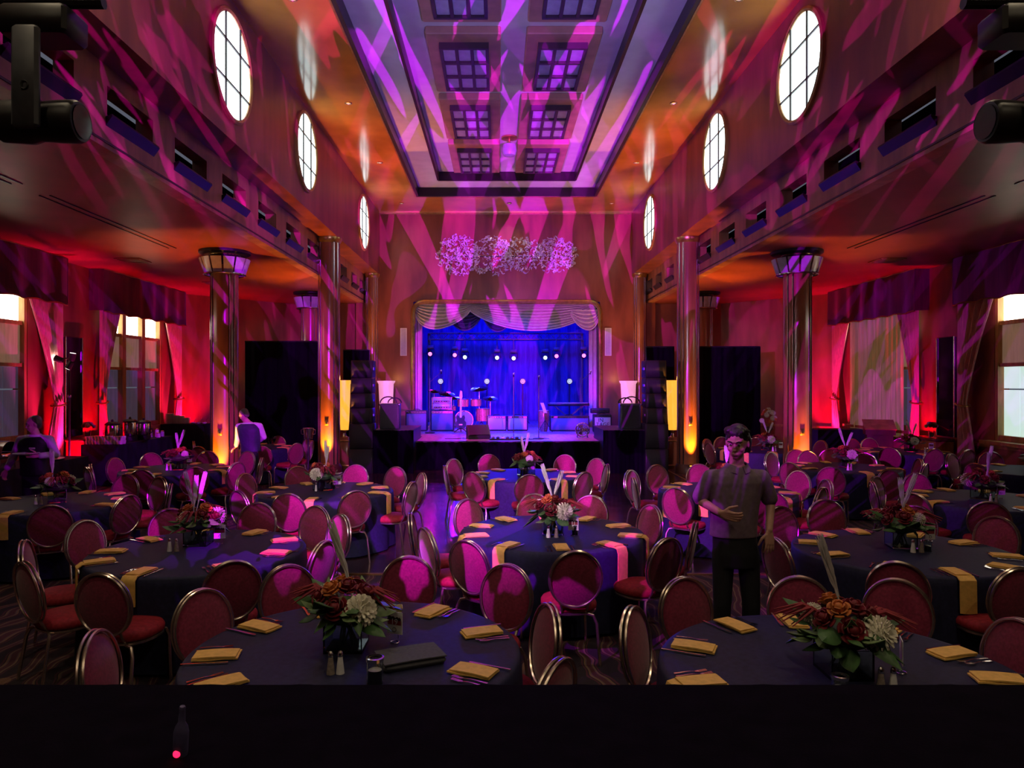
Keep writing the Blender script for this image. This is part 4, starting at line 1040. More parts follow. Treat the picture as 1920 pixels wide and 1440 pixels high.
def clock(key, dx, dy):
    h = (math.atan2(dx, dy)/(2*PI)*24) % 24; b = int(round(h)) % 24
    for d in (0,1,-1,2,-2,3,-3,4):
        q = (b+d) % 24
        if (key, q) not in used:
            used[(key, q)] = 1; break
    return ("%s o'clock" % HR[q//2]) if q % 2 == 0 else 'half past %s' % HR[q//2]
CH_LIST = [  # table, pixel of the middle of the back, pixel of its top
 (1,178,1190),(1,370,1112),(1,548,1062),(1,770,1047),(1,957,1063),(1,1028,1138),(1,1047,1235),
 (2,1210,1147),(2,1283,1087),(2,1493,1085),(2,1693,1092),(2,1908,1165),
 (3,882,1016),(3,1075,1035),(3,1253,1010),(3,773,964),(3,800,992),(3,877,938),(3,1000,928),(3,1108,931),(3,1202,950),(3,1301,980),
 (4,835,874),(4,849,862),(4,886,886),(4,910,852),(4,988,889),(4,1062,854),(4,1090,886),(4,1120,861),(4,1137,872),
 (6,560,876),(6,664,873),(6,742,877),(6,462,889),(6,450,922),(6,536,927),(6,662,922),(6,771,905),(6,790,888),
 (5,482,945),(5,591,951),(5,640,968),(5,593,1015),(5,199,1077),(5,440,1050),(5,48,1055),(5,51,1014),(5,158,978),(5,318,956),
 (7,93,949),(7,231,930),(7,234,891),(7,298,896),(7,318,909),
 (8,265,882),(8,172,872),(8,166,877),(8,219,860),(8,286,850),(8,366,877),(8,390,847),(8,442,868),(8,462,847),(8,490,859),
 (9,366,828),(9,355,840),(9,495,840),(9,555,832),(9,568,822),(9,582,827),(9,506,821),
 (11,1183,883),(11,1207,896),(11,1230,872),(11,1305,868),(11,1289,912),(11,1447,925),(11,1497,884),(11,1525,914),(11,1550,901),
 (12,1444,849),(12,1490,844),(12,1517,846),(12,1480,868),(12,1558,877),(12,1622,851),(12,1704,861),(12,1734,870),(12,1548,839),
 (16,1328,824),(16,1345,832),(16,1351,820),(16,1417,821),(16,1541,827),
 (14,1602,824),(14,1631,822),(14,1689,823),(14,1673,839),(14,1745,842),(14,1815,844),
 (13,1667,882),(13,1714,889),(13,1642,895),(13,1637,905),(13,1711,926),(13,1850,942),
 (10,1550,939),(10,1715,950),(10,1871,971),(10,1677,1054),(10,1886,1058),(10,1466,1010),(10,1462,952),
 (15,1786,852),(15,1854,848),(15,1847,869)]
for k, px, yt in CH_LIST:
    Y = 1.335*FPX/(yt-VY); X = PX(px, Y)
    tx, ty = TB[k][0], TB[k][1]
    d = Vector((tx-X, ty-Y)); L_ = d.length; u = d/L_
    mn = 1.10 if k in (1,2) else 1.25
    if L_ < mn: X, Y = tx-u.x*mn, ty-u.y*mn
    if L_ > 1.75: X, Y = tx-u.x*1.75, ty-u.y*1.75
    ox, oy = X+u.x*.29, Y+u.y*.29
    ang = math.atan2(-u.x, u.y) + rg.uniform(-.12,.12)
    ck = clock(k, X-tx, Y-ty)
    place(CHAIR, 'banquet_chair', 'red oval-backed banquet chair at %s of the %s' % (ck, TB[k][2]), 'chair', (ox, oy, 0), ang, 'red banquet chairs')

# ------------------------------------------------------------------ place settings (local frame: +x points outward from the table centre)
def nap_mesh(hang, seed):
    g = random.Random(seed); hw = .062; skew = g.uniform(-.015,.015)
    def fn(u, v):
        if hang:
            s_ = u*(.26+hang); x = .665+s_; z = TH+.010
            if x > .915:
                e = x-.915
                if e < .03: x = .915+e*.75; z -= e*.35
                else: x = .9475+.004*math.sin(v*3); z = TH-(e-.018)
        else:
            x = .62+.235*u; z = TH+.010
        z += .002*math.sin(u*9+v*5+seed)
        return (x, -hw+2*hw*v+skew*u, z)
    mb = MB(); mb.slab(fn, 16 if hang else 8, 5, .008)
    if not hang: mb.slab(lambda u, v: (.63+.225*u, -hw*.96+2*hw*.96*v+.006, TH+.0185+.004*math.sin(u*PI)), 6, 4, .008)
    else: mb.slab(lambda u, v: (.675+.22*u, -hw*.95+2*hw*.95*v+.004, TH+.0185+.002*math.sin(u*PI)), 6, 4, .007)
    return mb.mesh('napkin', M['napkin'], True, 50)
NAPF = [nap_mesh(0, s) for s in range(3)]; NAPH = [nap_mesh(h, s+5) for s, h in enumerate((.22,.27,.32))]
def knife_mesh():
    mb = MB(); z = TH+.004
    mb.slab(lambda u, v: (.66+.11*u, .100+(v-.5)*(.016+.004*math.sin(u*PI)), z+.003), 6, 3, .006)
    mb.slab(lambda u, v: (.77+.13*(u-0), .100+(v-.5)*(.012), z+.003), 3, 3, .008)
    return mb.mesh('knife', M['steel'])
def fork_mesh(y0, ln, x0):
    mb = MB(); z = TH+.004
    mb.slab(lambda u, v: (x0+.06+(ln-.06)*u, y0+(v-.5)*(.007+.008*u*u), z+.003+.006*math.sin((1-u)*PI)*(1-u)), 7, 3, .004)
    mb.slab(lambda u, v: (x0+.045+.02*u, y0+(v-.5)*(.024-.014*u), z+.004), 4, 3, .004)
    for i in range(4): mb.slab(lambda u, v: (x0+.045*u, y0+(i-1.5)*.0062+(v-.5)*.0032, z+.004+.004*(1-u)), 4, 2, .003)
    return mb.mesh('fork', M['steel'])
KN, FO1, FO2 = knife_mesh(), fork_mesh(-.092, .20, .67), fork_mesh(-.122, .18, .685)
for k, (x, y, ph, pl, cut) in TB.items():
    angs = pl if pl else [36*i for i in range(10)]
    for a in angs:
        a += rg.uniform(-2.5, 2.5); dx, dy = math.sin(R(a)), math.cos(R(a)); rz = math.atan2(dy, dx)
        ck = clock(('n', k), dx, dy); fr_ = dy < .25
        hang = fr_ and (k not in (1, 2) or (k == 2 and abs(a+103) < 8) or (k == 1 and a > 140)) and rg.random() < .85
        me = rg.choice(NAPH) if hang else rg.choice(NAPF)
        jit = rg.uniform(-.02,.02)
        put('napkin', me, None, (x, y, 0), rz, '%s gold napkin at %s on the %s' % ('hanging' if hang else 'folded', ck, ph), 'napkin', 'gold napkins')
        if cut:
            put('knife', KN, None, (x, y, 0), rz+rg.uniform(-.02,.02), 'steel table knife at %s on the %s' % (ck, ph), 'knife', 'table knives')
            put('fork', FO1, None, (x, y, 0), rz+rg.uniform(-.008,.008), 'larger dinner fork at %s on the %s' % (ck, ph), 'fork', 'dinner forks')
            put('fork', FO2, None, (x, y, 0), rz-.006+rg.uniform(-.006,.006), 'smaller outer fork at %s on the %s' % (ck, ph), 'fork', 'outer forks')

# ------------------------------------------------------------------ flower centrepieces
def rose_mesh(r, m, seed):
    g = random.Random(seed); mb = MB()
    mb.ell((0,0,.2*r), (r*.45,r*.45,r*.55), 8, 6)
    for ring, n, sp_ in ((0,4,.45),(1,5,.75),(2,6,1.0)):
        for i in range(n):
            a = 2*PI*(i+.4*ring)/n+g.uniform(-.15,.15)
            def fn(u, v):
                w_ = (u-.5)*1.5; an = a+w_*(.75-.1*ring); rr_ = r*sp_*(.35+.65*v**.7)*(1+.05*math.cos(w_*2)); z = r*(-.35+1.05*v-.28*ring*v*v)-.12*r*w_*w_*v
                return (rr_*math.cos(an), rr_*math.sin(an), z)
            mb.slab(fn, 5, 4, .004)
    return mb.mesh('rose', m, True, 60)
def mum_mesh(r, seed):
    g = random.Random(seed); mb = MB(); mb.ell((0,0,0), (r*.72,r*.72,r*.66), 12, 8)
    n = 110
    for i in range(n):
        z = 1-1.75*(i+.5)/n; a = i*2.39996; s_ = math.sqrt(max(0,1-z*z)); d = Vector((s_*math.cos(a), s_*math.sin(a), z))
        t1 = Vector((-math.sin(a), math.cos(a), 0)); up = d.cross(t1)
        def fn(u, v): 
            q = d*(r*(.62+.40*u))+t1*((v-.5)*r*.26*(1-.45*u*u))-up*(r*.12*u*u)*g.choice((1,1))
            return tuple(q)
        mb.slab(fn, 3, 2, .003)
    return mb.mesh('chrysanthemum', M['mum'], True, 60)
def leaf_mesh(L_, W_, m, bend):
    return MB().slab(lambda u, v: (L_*u, (v-.5)*W_*math.sin(PI*min(1,.08+.92*u)**.75), bend*L_*u*u-.25*W_*abs(v-.5)*2*math.sin(PI*u)), 7, 3, .002).mesh('leaf', m, True, 60)
def plume_mesh(h, seed):
    g = random.Random(seed); mb = MB(); mb.tube([(0,0,0),(.01,0,h*.5),(.03,0,h)], [.004,.004,.002], 5)
    for k_ in range(26):
        z0 = h*(.30+.62*k_/26); a_ = k_*2.4; l = .022+.05*math.sin(PI*min(1, .2+.8*k_/26)); bx_ = .01+.02*(z0/h)**2
        mb.tube([(bx_,0,z0), (bx_+l*.16*math.cos(a_), l*.16*math.sin(a_), z0+l*1.0), (bx_+l*.2*math.cos(a_), l*.2*math.sin(a_), z0+l*1.9)], [.0035,.005,.0012], 4)
    return mb.mesh('plume', M['plume'], True, 60)
def tassel_mesh():
    mb = MB(); g = random.Random(3)
    for i in range(9):
        a = g.uniform(-.8,.8); l = g.uniform(.10,.17)
        mb.tube([(0,0,0),(l*.5,a*.05,.02),(l,a*.09,-.02-.05*g.random())], [.005,.006,.002], 5)
    return mb.mesh('tassel', M['amaranth'])
ROSE = [rose_mesh(.048, M['rose'], 1), rose_mesh(.042, M['rose'], 2)]; ROSO = rose_mesh(.04, M['rose_orange'], 4)
MUM = [mum_mesh(.062, 1), mum_mesh(.042, 2)]
LEAF = [leaf_mesh(.10,.062,M['leaf'],-.2), leaf_mesh(.12,.05,M['leaf'],-.35), leaf_mesh(.085,.06,M['leaf_pale'],.1)]
PLUME = [plume_mesh(.30,1), plume_mesh(.24,2)]; TASS = tassel_mesh()
mb = MB(); 
def sq(h, z): return [(-h,-h,z),(h,-h,z),(h,h,z),(-h,h,z)]
v = sq(.075,0)+sq(.075,.105)+sq(.069,.105)+sq(.069,.01); f = [(3,2,1,0)]
for k_ in range(3):
    for i in range(4): f.append((k_*4+i, k_*4+(i+1)%4, (k_+1)*4+(i+1)%4, (k_+1)*4+i))
f.append((12,13,14,15)); VASE = mb.add(v, f).mesh('vase', M['glass'], False)
g = random.Random(2); mb = MB()
for i in range(14):
    a = g.uniform(0,6.28); r0, r1 = g.uniform(.0,.05), g.uniform(.0,.045)
    mb.tube([(r0*math.cos(a), r0*math.sin(a), .013), (r1*math.cos(a+2), r1*math.sin(a+2), .12)], .004, 5)
STEMS = mb.mesh('stems', M['leaf'])
MOSS = MB().ell((0,0,.145), (.11,.11,.05), 14, 8).mesh('foliage_base', M['leaf'])
def centrepiece(x, y, ph, seed, nl, sc=1.0, plumes=2, rot=None):
    g = random.Random(seed)
    t = thing('flower_centrepiece', 'flower centrepiece with burgundy roses and white blooms %s' % ph, 'flower arrangement', (x, y, TH+.001), g.uniform(0,6) if rot is None else rot, 'flower centrepieces', sc)
    put('vase', VASE, t); put('stems', STEMS, t); put('foliage_base', MOSS, t)
    def at(me, nm, az, el, r, extra=0, s_=1.0):
        az, el = R(az), R(el); d = Vector((math.cos(az)*math.cos(el), math.sin(az)*math.cos(el), math.sin(el)))
        q = d.to_track_quat('Z', 'Y'); o = put(nm, me, t, Vector((0,0,.125))+d*r*1.12, None, scale=s_); o.rotation_euler = q.to_euler()
    # white bloom faces the viewer's right, roses round it
    for az, el, r, k_ in ((-52,22,.115,0),(150,35,.11,1)): at(MUM[k_], 'chrysanthemum', az, el, r)
    for az, el, r, k_ in ((-100,30,.11,0),(-150,40,.12,1),(-20,50,.11,0),(80,40,.12,0),(-75,68,.12,1),(30,30,.12,1)): at(ROSE[k_], 'rose', az, el, r)
    at(ROSO, 'rose', -125, 58, .13); at(ROSO, 'rose', 110, 62, .12)
    for i in range(nl):
        a = 360*i/nl+g.uniform(-14,14); me = g.choice(LEAF); el = g.uniform(-25,45)
        d = Vector((math.cos(R(a)), math.sin(R(a)), 0)); o = put('leaf', me, t, Vector((0,0,.12+.07*g.random()))+d*g.uniform(.06,.12))
        o.rotation_euler = (g.uniform(-.5,.5), -R(el), R(a)); o.scale = (g.uniform(.7,1.25),)*3
    for i in range(2):
        o = put('tassel', TASS, t, (.06*math.cos(R(-10+190*i)), .06*math.sin(R(-10+190*i)), .20)); o.rotation_euler = (0, R(-15), R(-10+190*i))
    for i in range(plumes):
        o = put('plume', PLUME[i%2], t, (.02*(-1)**i, .03, .18)); o.rotation_euler = (R(-8+10*i), R(-18+34*i*g.uniform(.6,1.2)), R(g.uniform(0,40)))
VP = {1:(-.85,4.05), 2:(1.77,3.69), 3:(.54,7.1), 4:(.46,11.6), 5:(-2.75,6.62), 6:(-2.42,9.95), 7:(-5.48,8.95), 8:(-5.45,12.3), 10:(3.64,6.5), 11:(3.2,9.9), 12:(6.1,12.65), 13:(6.2,9.2), 14:(8.9,15.5), 15:(9.2,12.3), 16:(5.95,15.9)}
for k, (x, y) in VP.items():
    ph = 'on the '+TB[k][2]
    centrepiece(x, y, ph, 40+k, 44 if k in (1,2) else 26 if k in (3,5,10) else 14, 1.42 if k in (1,2) else 1.38, {1:1,2:1,3:2,4:2,5:3,7:2,10:2}.get(k, 2), rot=None if k not in (1,2,3) else .0)

# shakers, votives, table number cards
SH_G = MB().lathe([(.022,0),(.0225,.004),(.012,.085),(.012,.09)], 12).mesh('shaker_glass', mat('salt_shaker_glass', (.80,.78,.78), .2, 0, .1, 30))
SH_P = MB().lathe([(.022,0),(.0225,.004),(.012,.085),(.012,.09)], 12).mesh('shaker_glass', mat('pepper_shaker_glass', (.30,.24,.20), .2, 0, .3, 60))
SH_C = MB().lathe([(.0135,.088),(.0135,.10),(.010,.112),(.004,.117)], 12).mesh('cap', M['chrome'])
VO_G = MB().lathe([(.030,0),(.031,.004),(.031,.085),(.028,.085),(.027,.006)], 16, cap=False).mesh('holder', M['glass'])
VO_W = MB().lathe([(.025,.003),(.025,.05),(.018,.052)], 14).mesh('wax', M['white']); VO_R = MB().lathe([(.033,.082),(.034,.095),(.027,.097),(.026,.088)], 16, cap=False).mesh('metal_rim', M['chrome'])
def shaker(kind, x, y, ph):
    place([('shaker_glass', SH_G if kind == 'salt' else SH_P), ('cap', SH_C)], 'salt_shaker' if kind == 'salt' else 'pepper_shaker', '%s shaker with a steel cap on the %s' % ({'salt':'pale salt','pepper':'dark pepper'}[kind], ph), 'shaker', (x, y, TH+.001), 0, kind+' shakers')
def votive(x, y, ph, s_=1.0):
    place([('holder', VO_G), ('wax', VO_W), ('metal_rim', VO_R)], 'votive_candle', 'glass votive candle holder with metal rim on the %s' % ph, 'candle holder', (x, y, TH+.001), 0, 'votive holders', s_)
def card(x, y, ph, num, rot):
    t = thing('table_number', 'white table number card%s %s' % (' reading %s' % num if num else '', ph), 'table number', (x, y, TH+.001), rot, 'table number cards')
    w_, h, z0 = .05, .125, .05
    c = MB().bx(-w_,w_,-.002,.002,z0,z0+h).build('card', M['paper'], t, smooth=False)
    b0, b1 = z0+h*.42, z0+h*.78
    pts = [(-.042,b0),(.042,b0),(.042,b1-.008),(.034,b1),(.026,b1-.004),(.018,b1+.002),(.004,b1-.006),(-.006,b1+.004),(-.02,b1),(-.032,b1+.006),(-.042,b1)]
    MB().prism(pts, 'y', -.0032, -.0021).build('picture', M['ink_red'], c, smooth=False)
    top = [(-.042,b1-.016),(.042,b1-.020)]+pts[2:]
    MB().prism(top, 'y', -.0040, -.0033).build('picture_dark_top', M['ink_dark'], c, smooth=False)
    if num: put('numeral', text_mesh(num, .046, M['paper'], .0006), c, (0,-.0046,(b0+b1)/2-.006), (R(90),0,0))
    q = MB(); q.tube([(.024*math.cos(2*PI*i/16), .024*math.sin(2*PI*i/16), .003) for i in range(16)], .0025, 5, True); q.tube([(.024,0,.003),(.02,.004,.05),(0,.004,.06)], .002, 5); q.tube([(.012*math.cos(2*PI*i/12), -.004, .075+.012*math.sin(2*PI*i/12)) for i in range(12)], .0018, 5, True)
    q.build('wire_holder', M['steel'], t)
def onT(px, py, z=TH): 
    Y = (CH-z)*FPX/(py-VY); return PX(px,Y), Y
sx, sy = onT(620,1264); shaker('pepper', sx, sy, TB[1][2]); sx, sy = onT(638,1263); shaker('salt', sx, sy, TB[1][2])
sx, sy = onT(703,1281); votive(sx, sy, TB[1][2], 1.35)
sx, sy = onT(740,1205); card(sx, sy, 'on the near left table', '19', R(-22))
sx, sy = onT(1652,1296); shaker('pepper', sx, sy, TB[2][2]); sx, sy = onT(1675,1296); shaker('salt', sx, sy, TB[2][2])
sx, sy = onT(1575,1312); votive(sx, sy, TB[2][2], 1.2)
sx, sy = onT(1690,1262); card(sx, sy, 'seen edge-on, on the near right table', '', R(68))
for k, (s1, s2, cd_) in {3:((1028,1008),(1043,1008),(1075,1004)), 4:((978,891),(984,891),(998,886)), 5:((318,1034),(331,1034),(412,1020)), 6:((593,921),(603,921),(633,915)), 7:((67,946),(77,946),(118,941)), 8:((313,882),(320,882),(355,872)), 10:((1712,1036),(1728,1036),(1744,1022)), 12:((1590,882),(1596,882),(1604,870)), 13:((1858,943),(1868,943),(1877,935)), 14:((1734,850),(1739,850),(1746,846)), 16:((1449,846),(1454,846),(1464,844))}.items():
    a, b = onT(*s1); shaker('salt', a, b, TB[k][2]); a, b = onT(*s2); shaker('pepper', a, b, TB[k][2])
    a, b = onT(*cd_); card(a, b, 'on the '+TB[k][2], '11' if k == 3 else '', R(rg.uniform(-15,15)))
for k, (px, py) in {3:(1078,1003), 5:(385,1016), 10:(1740,1034), 6:(625,917)}.items():
    a, b = onT(px, py); votive(a, b, TB[k][2])
# sugar caddy and grey felt case on the near left table
a, b = onT(742,1160)
t = thing('sugar_caddy', 'cream caddy of sugar packets behind the number 19 card', 'caddy', (a, b, TH+.001), R(10))
MB().lathe([(.035,0),(.038,.02),(.06,.075),(.056,.075),(.036,.022)], 4, M=Matrix.Rotation(R(45),4,'Z'), cap=False).build('bowl', mat('caddy_cream', (.72,.56,.26), .5, 0, .45, 50), t)
for i in range(5): MB().bx(-.03,.03,-.02+i*.009,-.016+i*.009,.02,.07).build('packet', M['paper'] if i % 2 else M['amp_blue'], t, smooth=False)
a, b = onT(768,1240)
t = thing('felt_case', 'folded grey felt case lying on the near left table', 'case', (a, b, TH+.001), R(24))
MB().bbox(-.17,.17,-.115,.115,0,.04,.014).build('body', M['felt'], t); MB().slab(lambda u, v: (-.168+.336*u, -.12+.215*v, .0445+.003*math.sin(u*PI)), 8, 5, .006).build('flap', M['felt'], t)
# water glasses on the table by the left drape
gm = MB().lathe([(.035,0),(.035,.004),(.005,.008),(.005,.08),(.03,.11),(.04,.15),(.035,.20),(.032,.20),(.037,.15),(.028,.115),(.004,.085)], 16, cap=False).mesh('goblet', M['glass'])
gw = MB().lathe([(.004,.088),(.027,.116),(.036,.15)], 14).mesh('water', mat('water', (.75,.72,.85), .1, 0, 0, trans=.5))
for i, (px, py) in enumerate(((483,842),(500,838),(507,841),(514,837))):
    a, b = onT(px, py)
    place([('goblet', gm), ('water', gw)], 'wine_glass', 'stemmed glass on the table by the left drape, %s' % ['leftmost of four','second from left','third from left','rightmost of four'][i], 'glass', (a, b, TH+.001), 0, 'stemmed glasses', 1.15)

# ------------------------------------------------------------------ people
def fuse(mb, voxel, m, name, sm=3):
    me = bpy.data.meshes.new('raw'); me.from_pydata(mb.v, [], mb.f); me.update()
    o = bpy.data.objects.new('raw', me); COL.objects.link(o)
    r = o.modifiers.new('r', 'REMESH'); r.mode = 'VOXEL'; r.voxel_size = voxel; r.use_smooth_shade = True
    s = o.modifiers.new('s', 'SMOOTH'); s.factor = .5; s.iterations = sm
    dg = bpy.context.evaluated_depsgraph_get(); out = bpy.data.meshes.new_from_object(o.evaluated_get(dg))
    bpy.data.objects.remove(o); out.name = name; out.materials.clear(); out.materials.append(m)
    for p in out.polygons: p.use_smooth = True
    return out
def limb(mb, pts, rad, n=14):
    pts = [Vector(p) for p in pts]; P2 = []; R2 = []
    for i in range(len(pts)-1):
        for k in range(5):
            t_ = k/5; P2.append(pts[i].lerp(pts[i+1], t_)); R2.append(rad[i]+(rad[i+1]-rad[i])*t_)
    P2.append(pts[-1]); R2.append(rad[-1])
    mb.tube(P2, R2, n)
    for p, r in zip(pts, rad): mb.ell(p, (r,r,r), n, 8)
def stack(mb, lv, n=22):
    v = []; f = []
    for z, cx, cy, rx, ry in lv:
        for i in range(n):
            a = 2*PI*i/n; c, s = math.cos(a), math.sin(a); e = .86
            v.append((cx+rx*math.copysign(abs(c)**e, c), cy+ry*math.copysign(abs(s)**e, s), z))
    for k in range(len(lv)-1):
        for i in range(n): f.append((k*n+i, k*n+(i+1)%n, (k+1)*n+(i+1)%n, (k+1)*n+i))
    f.append(tuple(reversed(range(n)))); o = (len(lv)-1)*n; f.append(tuple(range(o, o+n))); mb.add(v, f)
def hand(mb, W, d, s, n, curl=.35, spread=.12, sc=1.0):
    W, d, s, n = (Vector(q) for q in (W, d, s, n)); d.normalize(); s = (s-d*s.dot(d)).normalized(); n = d.cross(s)*(1 if d.cross(s).dot(n) > 0 else -1)
    def lim(pts, r): limb(mb, pts, r, 8)
    for k, o in enumerate((.027,.009,-.009,-.027)):
        lim([W+s*o*.5, W+d*.045*sc+s*o*.9, W+d*.088*sc+s*o], [.017*sc,.0165*sc,.0125*sc])
    for o, L_, sp in ((.029,.072,1),(.010,.082,.35),(-.010,.076,-.35),(-.029,.060,-1)):
        p = W+d*.086*sc+s*o; q = (d+s*spread*sp).normalized(); pts = [p]
        for j, fr_ in enumerate((.42,.33,.25)):
            a = curl*(j+.6); pts.append(pts[-1]+(q*math.cos(a)+n*math.sin(a))*L_*fr_*sc)
        lim(pts, [.0098*sc,.0092*sc,.0084*sc,.0072*sc])
    p = W+d*.022*sc+s*.026
    q1 = (s*.75+d*.6+n*.25).normalized(); q2 = (s*.35+d*.85+n*.35).normalized()
    lim([p, p+q1*.042*sc, p+q1*.042*sc+q2*.034*sc, p+q1*.042*sc+q2*.058*sc], [.016*sc,.0125*sc,.0105*sc,.0085*sc])
def head_frame(c, look): 
    f = Vector(look).normalized(); r = Vector((0,0,1)).cross(f)*-1; r.normalize(); u = r.cross(f)*-1
    u = f.cross(r) if f.cross(r).z > 0 else r.cross(f)
    m = Matrix((( r.x, f.x, u.x, c[0]), (r.y, f.y, u.y, c[1]), (r.z, f.z, u.z, c[2]), (0,0,0,1)))
    return m        # local: +y forward (face), +z up
def head(mb, H, s=1.0):
    def e(c, r, nu=16, nv=12): mb.ell((0,0,0), tuple(q*s for q in r), nu, nv, H @ TR(*(q*s for q in c)))
    e((0,-.012,.02), (.076,.095,.098)); e((0,.022,-.035), (.058,.066,.078)); e((0,.045,-.088), (.032,.034,.026)); e((0,.05,-.055),(.05,.035,.045))
    e((0,.088,-.012), (.013,.018,.028), 10, 8); e((0,.097,-.030), (.015,.015,.011), 10, 8); e((0,.078,.028), (.05,.016,.011), 12, 6)
    for q in (-1,1):
        e((q*.077,-.012,-.008), (.010,.019,.031), 10, 8); e((q*.038,.060,-.03), (.022,.022,.02), 10, 8)
    e((0,.085,-.062), (.024,.010,.009), 10, 6); e((0,.082,-.073), (.02,.010,.008), 10, 6)
def face_bits(par, H, s, browm):
    ew = mat('eye_white', (.55,.5,.5), .3); ed = mat('iris', (.03,.015,.01), .2)
    for q in (-1,1):
        o = MB().ell((0,0,0), (.0135*s,.008*s,.0075*s), 10, 6, H @ TR(q*.031*s,.079*s,.008*s)).build('eye', ew, par)
        MB().ell((0,0,0), (.006*s,.004*s,.006*s), 8, 6, H @ TR(q*.031*s,.0865*s,.008*s)).build('iris', ed, o)
        MB().tube([H @ Vector((q*.014*s,.090*s,.027*s)), H @ Vector((q*.034*s,.088*s,.034*s)), H @ Vector((q*.052*s,.074*s,.027*s))], .0045*s, 5).build('eyebrow', browm, par)
    MB().tube([H @ Vector((-.022*s,.089*s,-.0675*s)), H @ Vector((0,.0965*s,-.0665*s)), H @ Vector((.022*s,.089*s,-.0675*s))], .0028*s, 5).build('mouth_line', mat('lip', (.22,.07,.07), .5), par)
def person(label, loc, J, voxel, skin, hairm, top, topname, vest=None, hair_style='full', fist=None):
    t = thing('person', label, 'person', loc)
    H = head_frame(J['head'], J['look']); s = J.get('hs', 1.0)
    b = MB(); head(b, H, s)
    nb = Vector(J['neck']); hc = Vector(J['head'])
    limb(b, [nb+Vector((0,0,-.05)), nb, hc+Vector((0,.012,-.07))], [.075,.058,.054])
    stack(b, [(z, cx, cy, rx*.86, ry*.84) for z, cx, cy, rx, ry in J['torso']])
    for side in ('R', 'L'):
        sh, el, wr = J['arm'+side]; limb(b, [sh, el, wr], [.046,.039,.027]); hand(b, *J['hand'+side])
        hp, kn, an = J['leg'+side]; limb(b, [hp, kn, an], [.075,.052,.04])
        b.ell((an[0], an[1]-.06, .05), (.04,.115,.04), 12, 8)
    put('body', fuse(b, voxel, skin, 'body', 2), t)
    face_bits(t, H, s, hairm)
    # hair
    h = MB()
    if hair_style == 'full':
        h.ell((0,0,0), (.086*s,.100*s,.092*s), 18, 12, H @ TR(0,-.027*s,.047*s)); h.ell((0,0,0), (.082*s,.062*s,.085*s), 16, 10, H @ TR(0,-.062*s,-.015*s))
        for q in (-1,1): h.ell((0,0,0), (.022*s,.040*s,.055*s), 12, 8, H @ TR(q*.074*s,-.040*s,.0))
        g = random.Random(4)
        for i in range(22):
            a = g.uniform(-1.9,1.9); p = Vector((.064*math.sin(a), -.012+.048*math.cos(a), .080+g.uniform(0,.028)))*s
            h.ell((0,0,0), (.020*s,.034*s,.016*s), 8, 6, H @ TR(*p) @ Matrix.Rotation(-a,4,'Z') @ Matrix.Rotation(R(-22),4,'X'))
        for i in range(14): h.ell((0,0,0), (.02*s,.02*s,.032*s), 8, 6, H @ TR((-.06+.12*i/13)*s, -.085*s, -.06*s+g.uniform(-.02,.02)))
    else:
        h.ell((0,0,0), (.081*s,.088*s,.075*s), 18, 12, H @ TR(0,-.034*s,.045*s)); h.ell((0,0,0), (.076*s,.055*s,.08*s), 16, 10, H @ TR(0,-.056*s,-.005))
        for q in (-1,1): h.ell((0,0,0), (.012*s,.026*s,.035*s), 10, 8, H @ TR(q*.073*s,-.03*s,.02))
    put('hair', fuse(h, voxel*1.1, hairm, 'hair', 2), t)
    # top garment
    g_ = MB(); stack(g_, J['torso_shirt'])
    for side in ('R','L'):
        sh, el, wr = (Vector(q) for q in J['arm'+side])
        inn = sh+Vector((-sh.x*.5, 0, .01)); 
        if topname == 'polo_shirt': limb(g_, [inn, sh, sh.lerp(el,.55), sh.lerp(el,.84)], [.062,.068,.068,.067])
        else: limb(g_, [inn, sh, el, el.lerp(wr,.93)], [.07,.068,.056,.044])
    put(topname, fuse(g_, max(voxel,.008), top, topname, 4), t)
    col_ = MB()
    for q in (-1,1):
        def fn(u, v):
            a = PI/2+q*(u*PI*.90); r = .072+.034*v
            return (nb.x+r*math.cos(a)*1.02, nb.y-.012+r*math.sin(a), nb.z+.026-.052*v-.035*u*u)
        col_.slab(fn, 12, 3, .007)
    col_.build('collar', top, t)
    if vest:
        v_ = MB(); stack(v_, [(z, cx, cy, rx+.014, ry+.016) for z, cx, cy, rx, ry in J['torso_shirt'] if z < J['neck'][2]-.012])
        put('vest', fuse(v_, .012, vest, 'vest', 3), t)
    p_ = MB(); stack(p_, J['hips'])
    for side in ('R','L'):
        hp, kn, an = J['leg'+side]; limb(p_, [hp, kn, (an[0],an[1],.07)], [.090,.070,.066])
    put('trousers', fuse(p_, max(voxel,.010), M['trousers'], 'trousers', 3), t)
    for side in ('R','L'):
        an = J['leg'+side][2]; sh_ = MB(); sh_.ell((an[0], an[1]-.07, .052), (.05,.145,.05), 14, 8); sh_.bx(an[0]-.045, an[0]+.045, an[1]-.20, an[1]+.06, .003, .03)
        sh_.build('shoe', M['black'], t)
    return t
def torso(x=0, dy=0, z0=.95, zt=1.6, w=1.0, top=(0,0)):
    hgt = zt-z0; L_ = []
    for q, rx, ry in ((0,.175,.125),(.2,.172,.128),(.42,.18,.132),(.62,.195,.135),(.78,.205,.128),(.88,.18,.11),(.95,.12,.09),(1.0,.085,.078)):
        L_.append((z0+hgt*q, x+top[0]*q, dy+top[1]*q, rx*w, ry*w))
    return L_
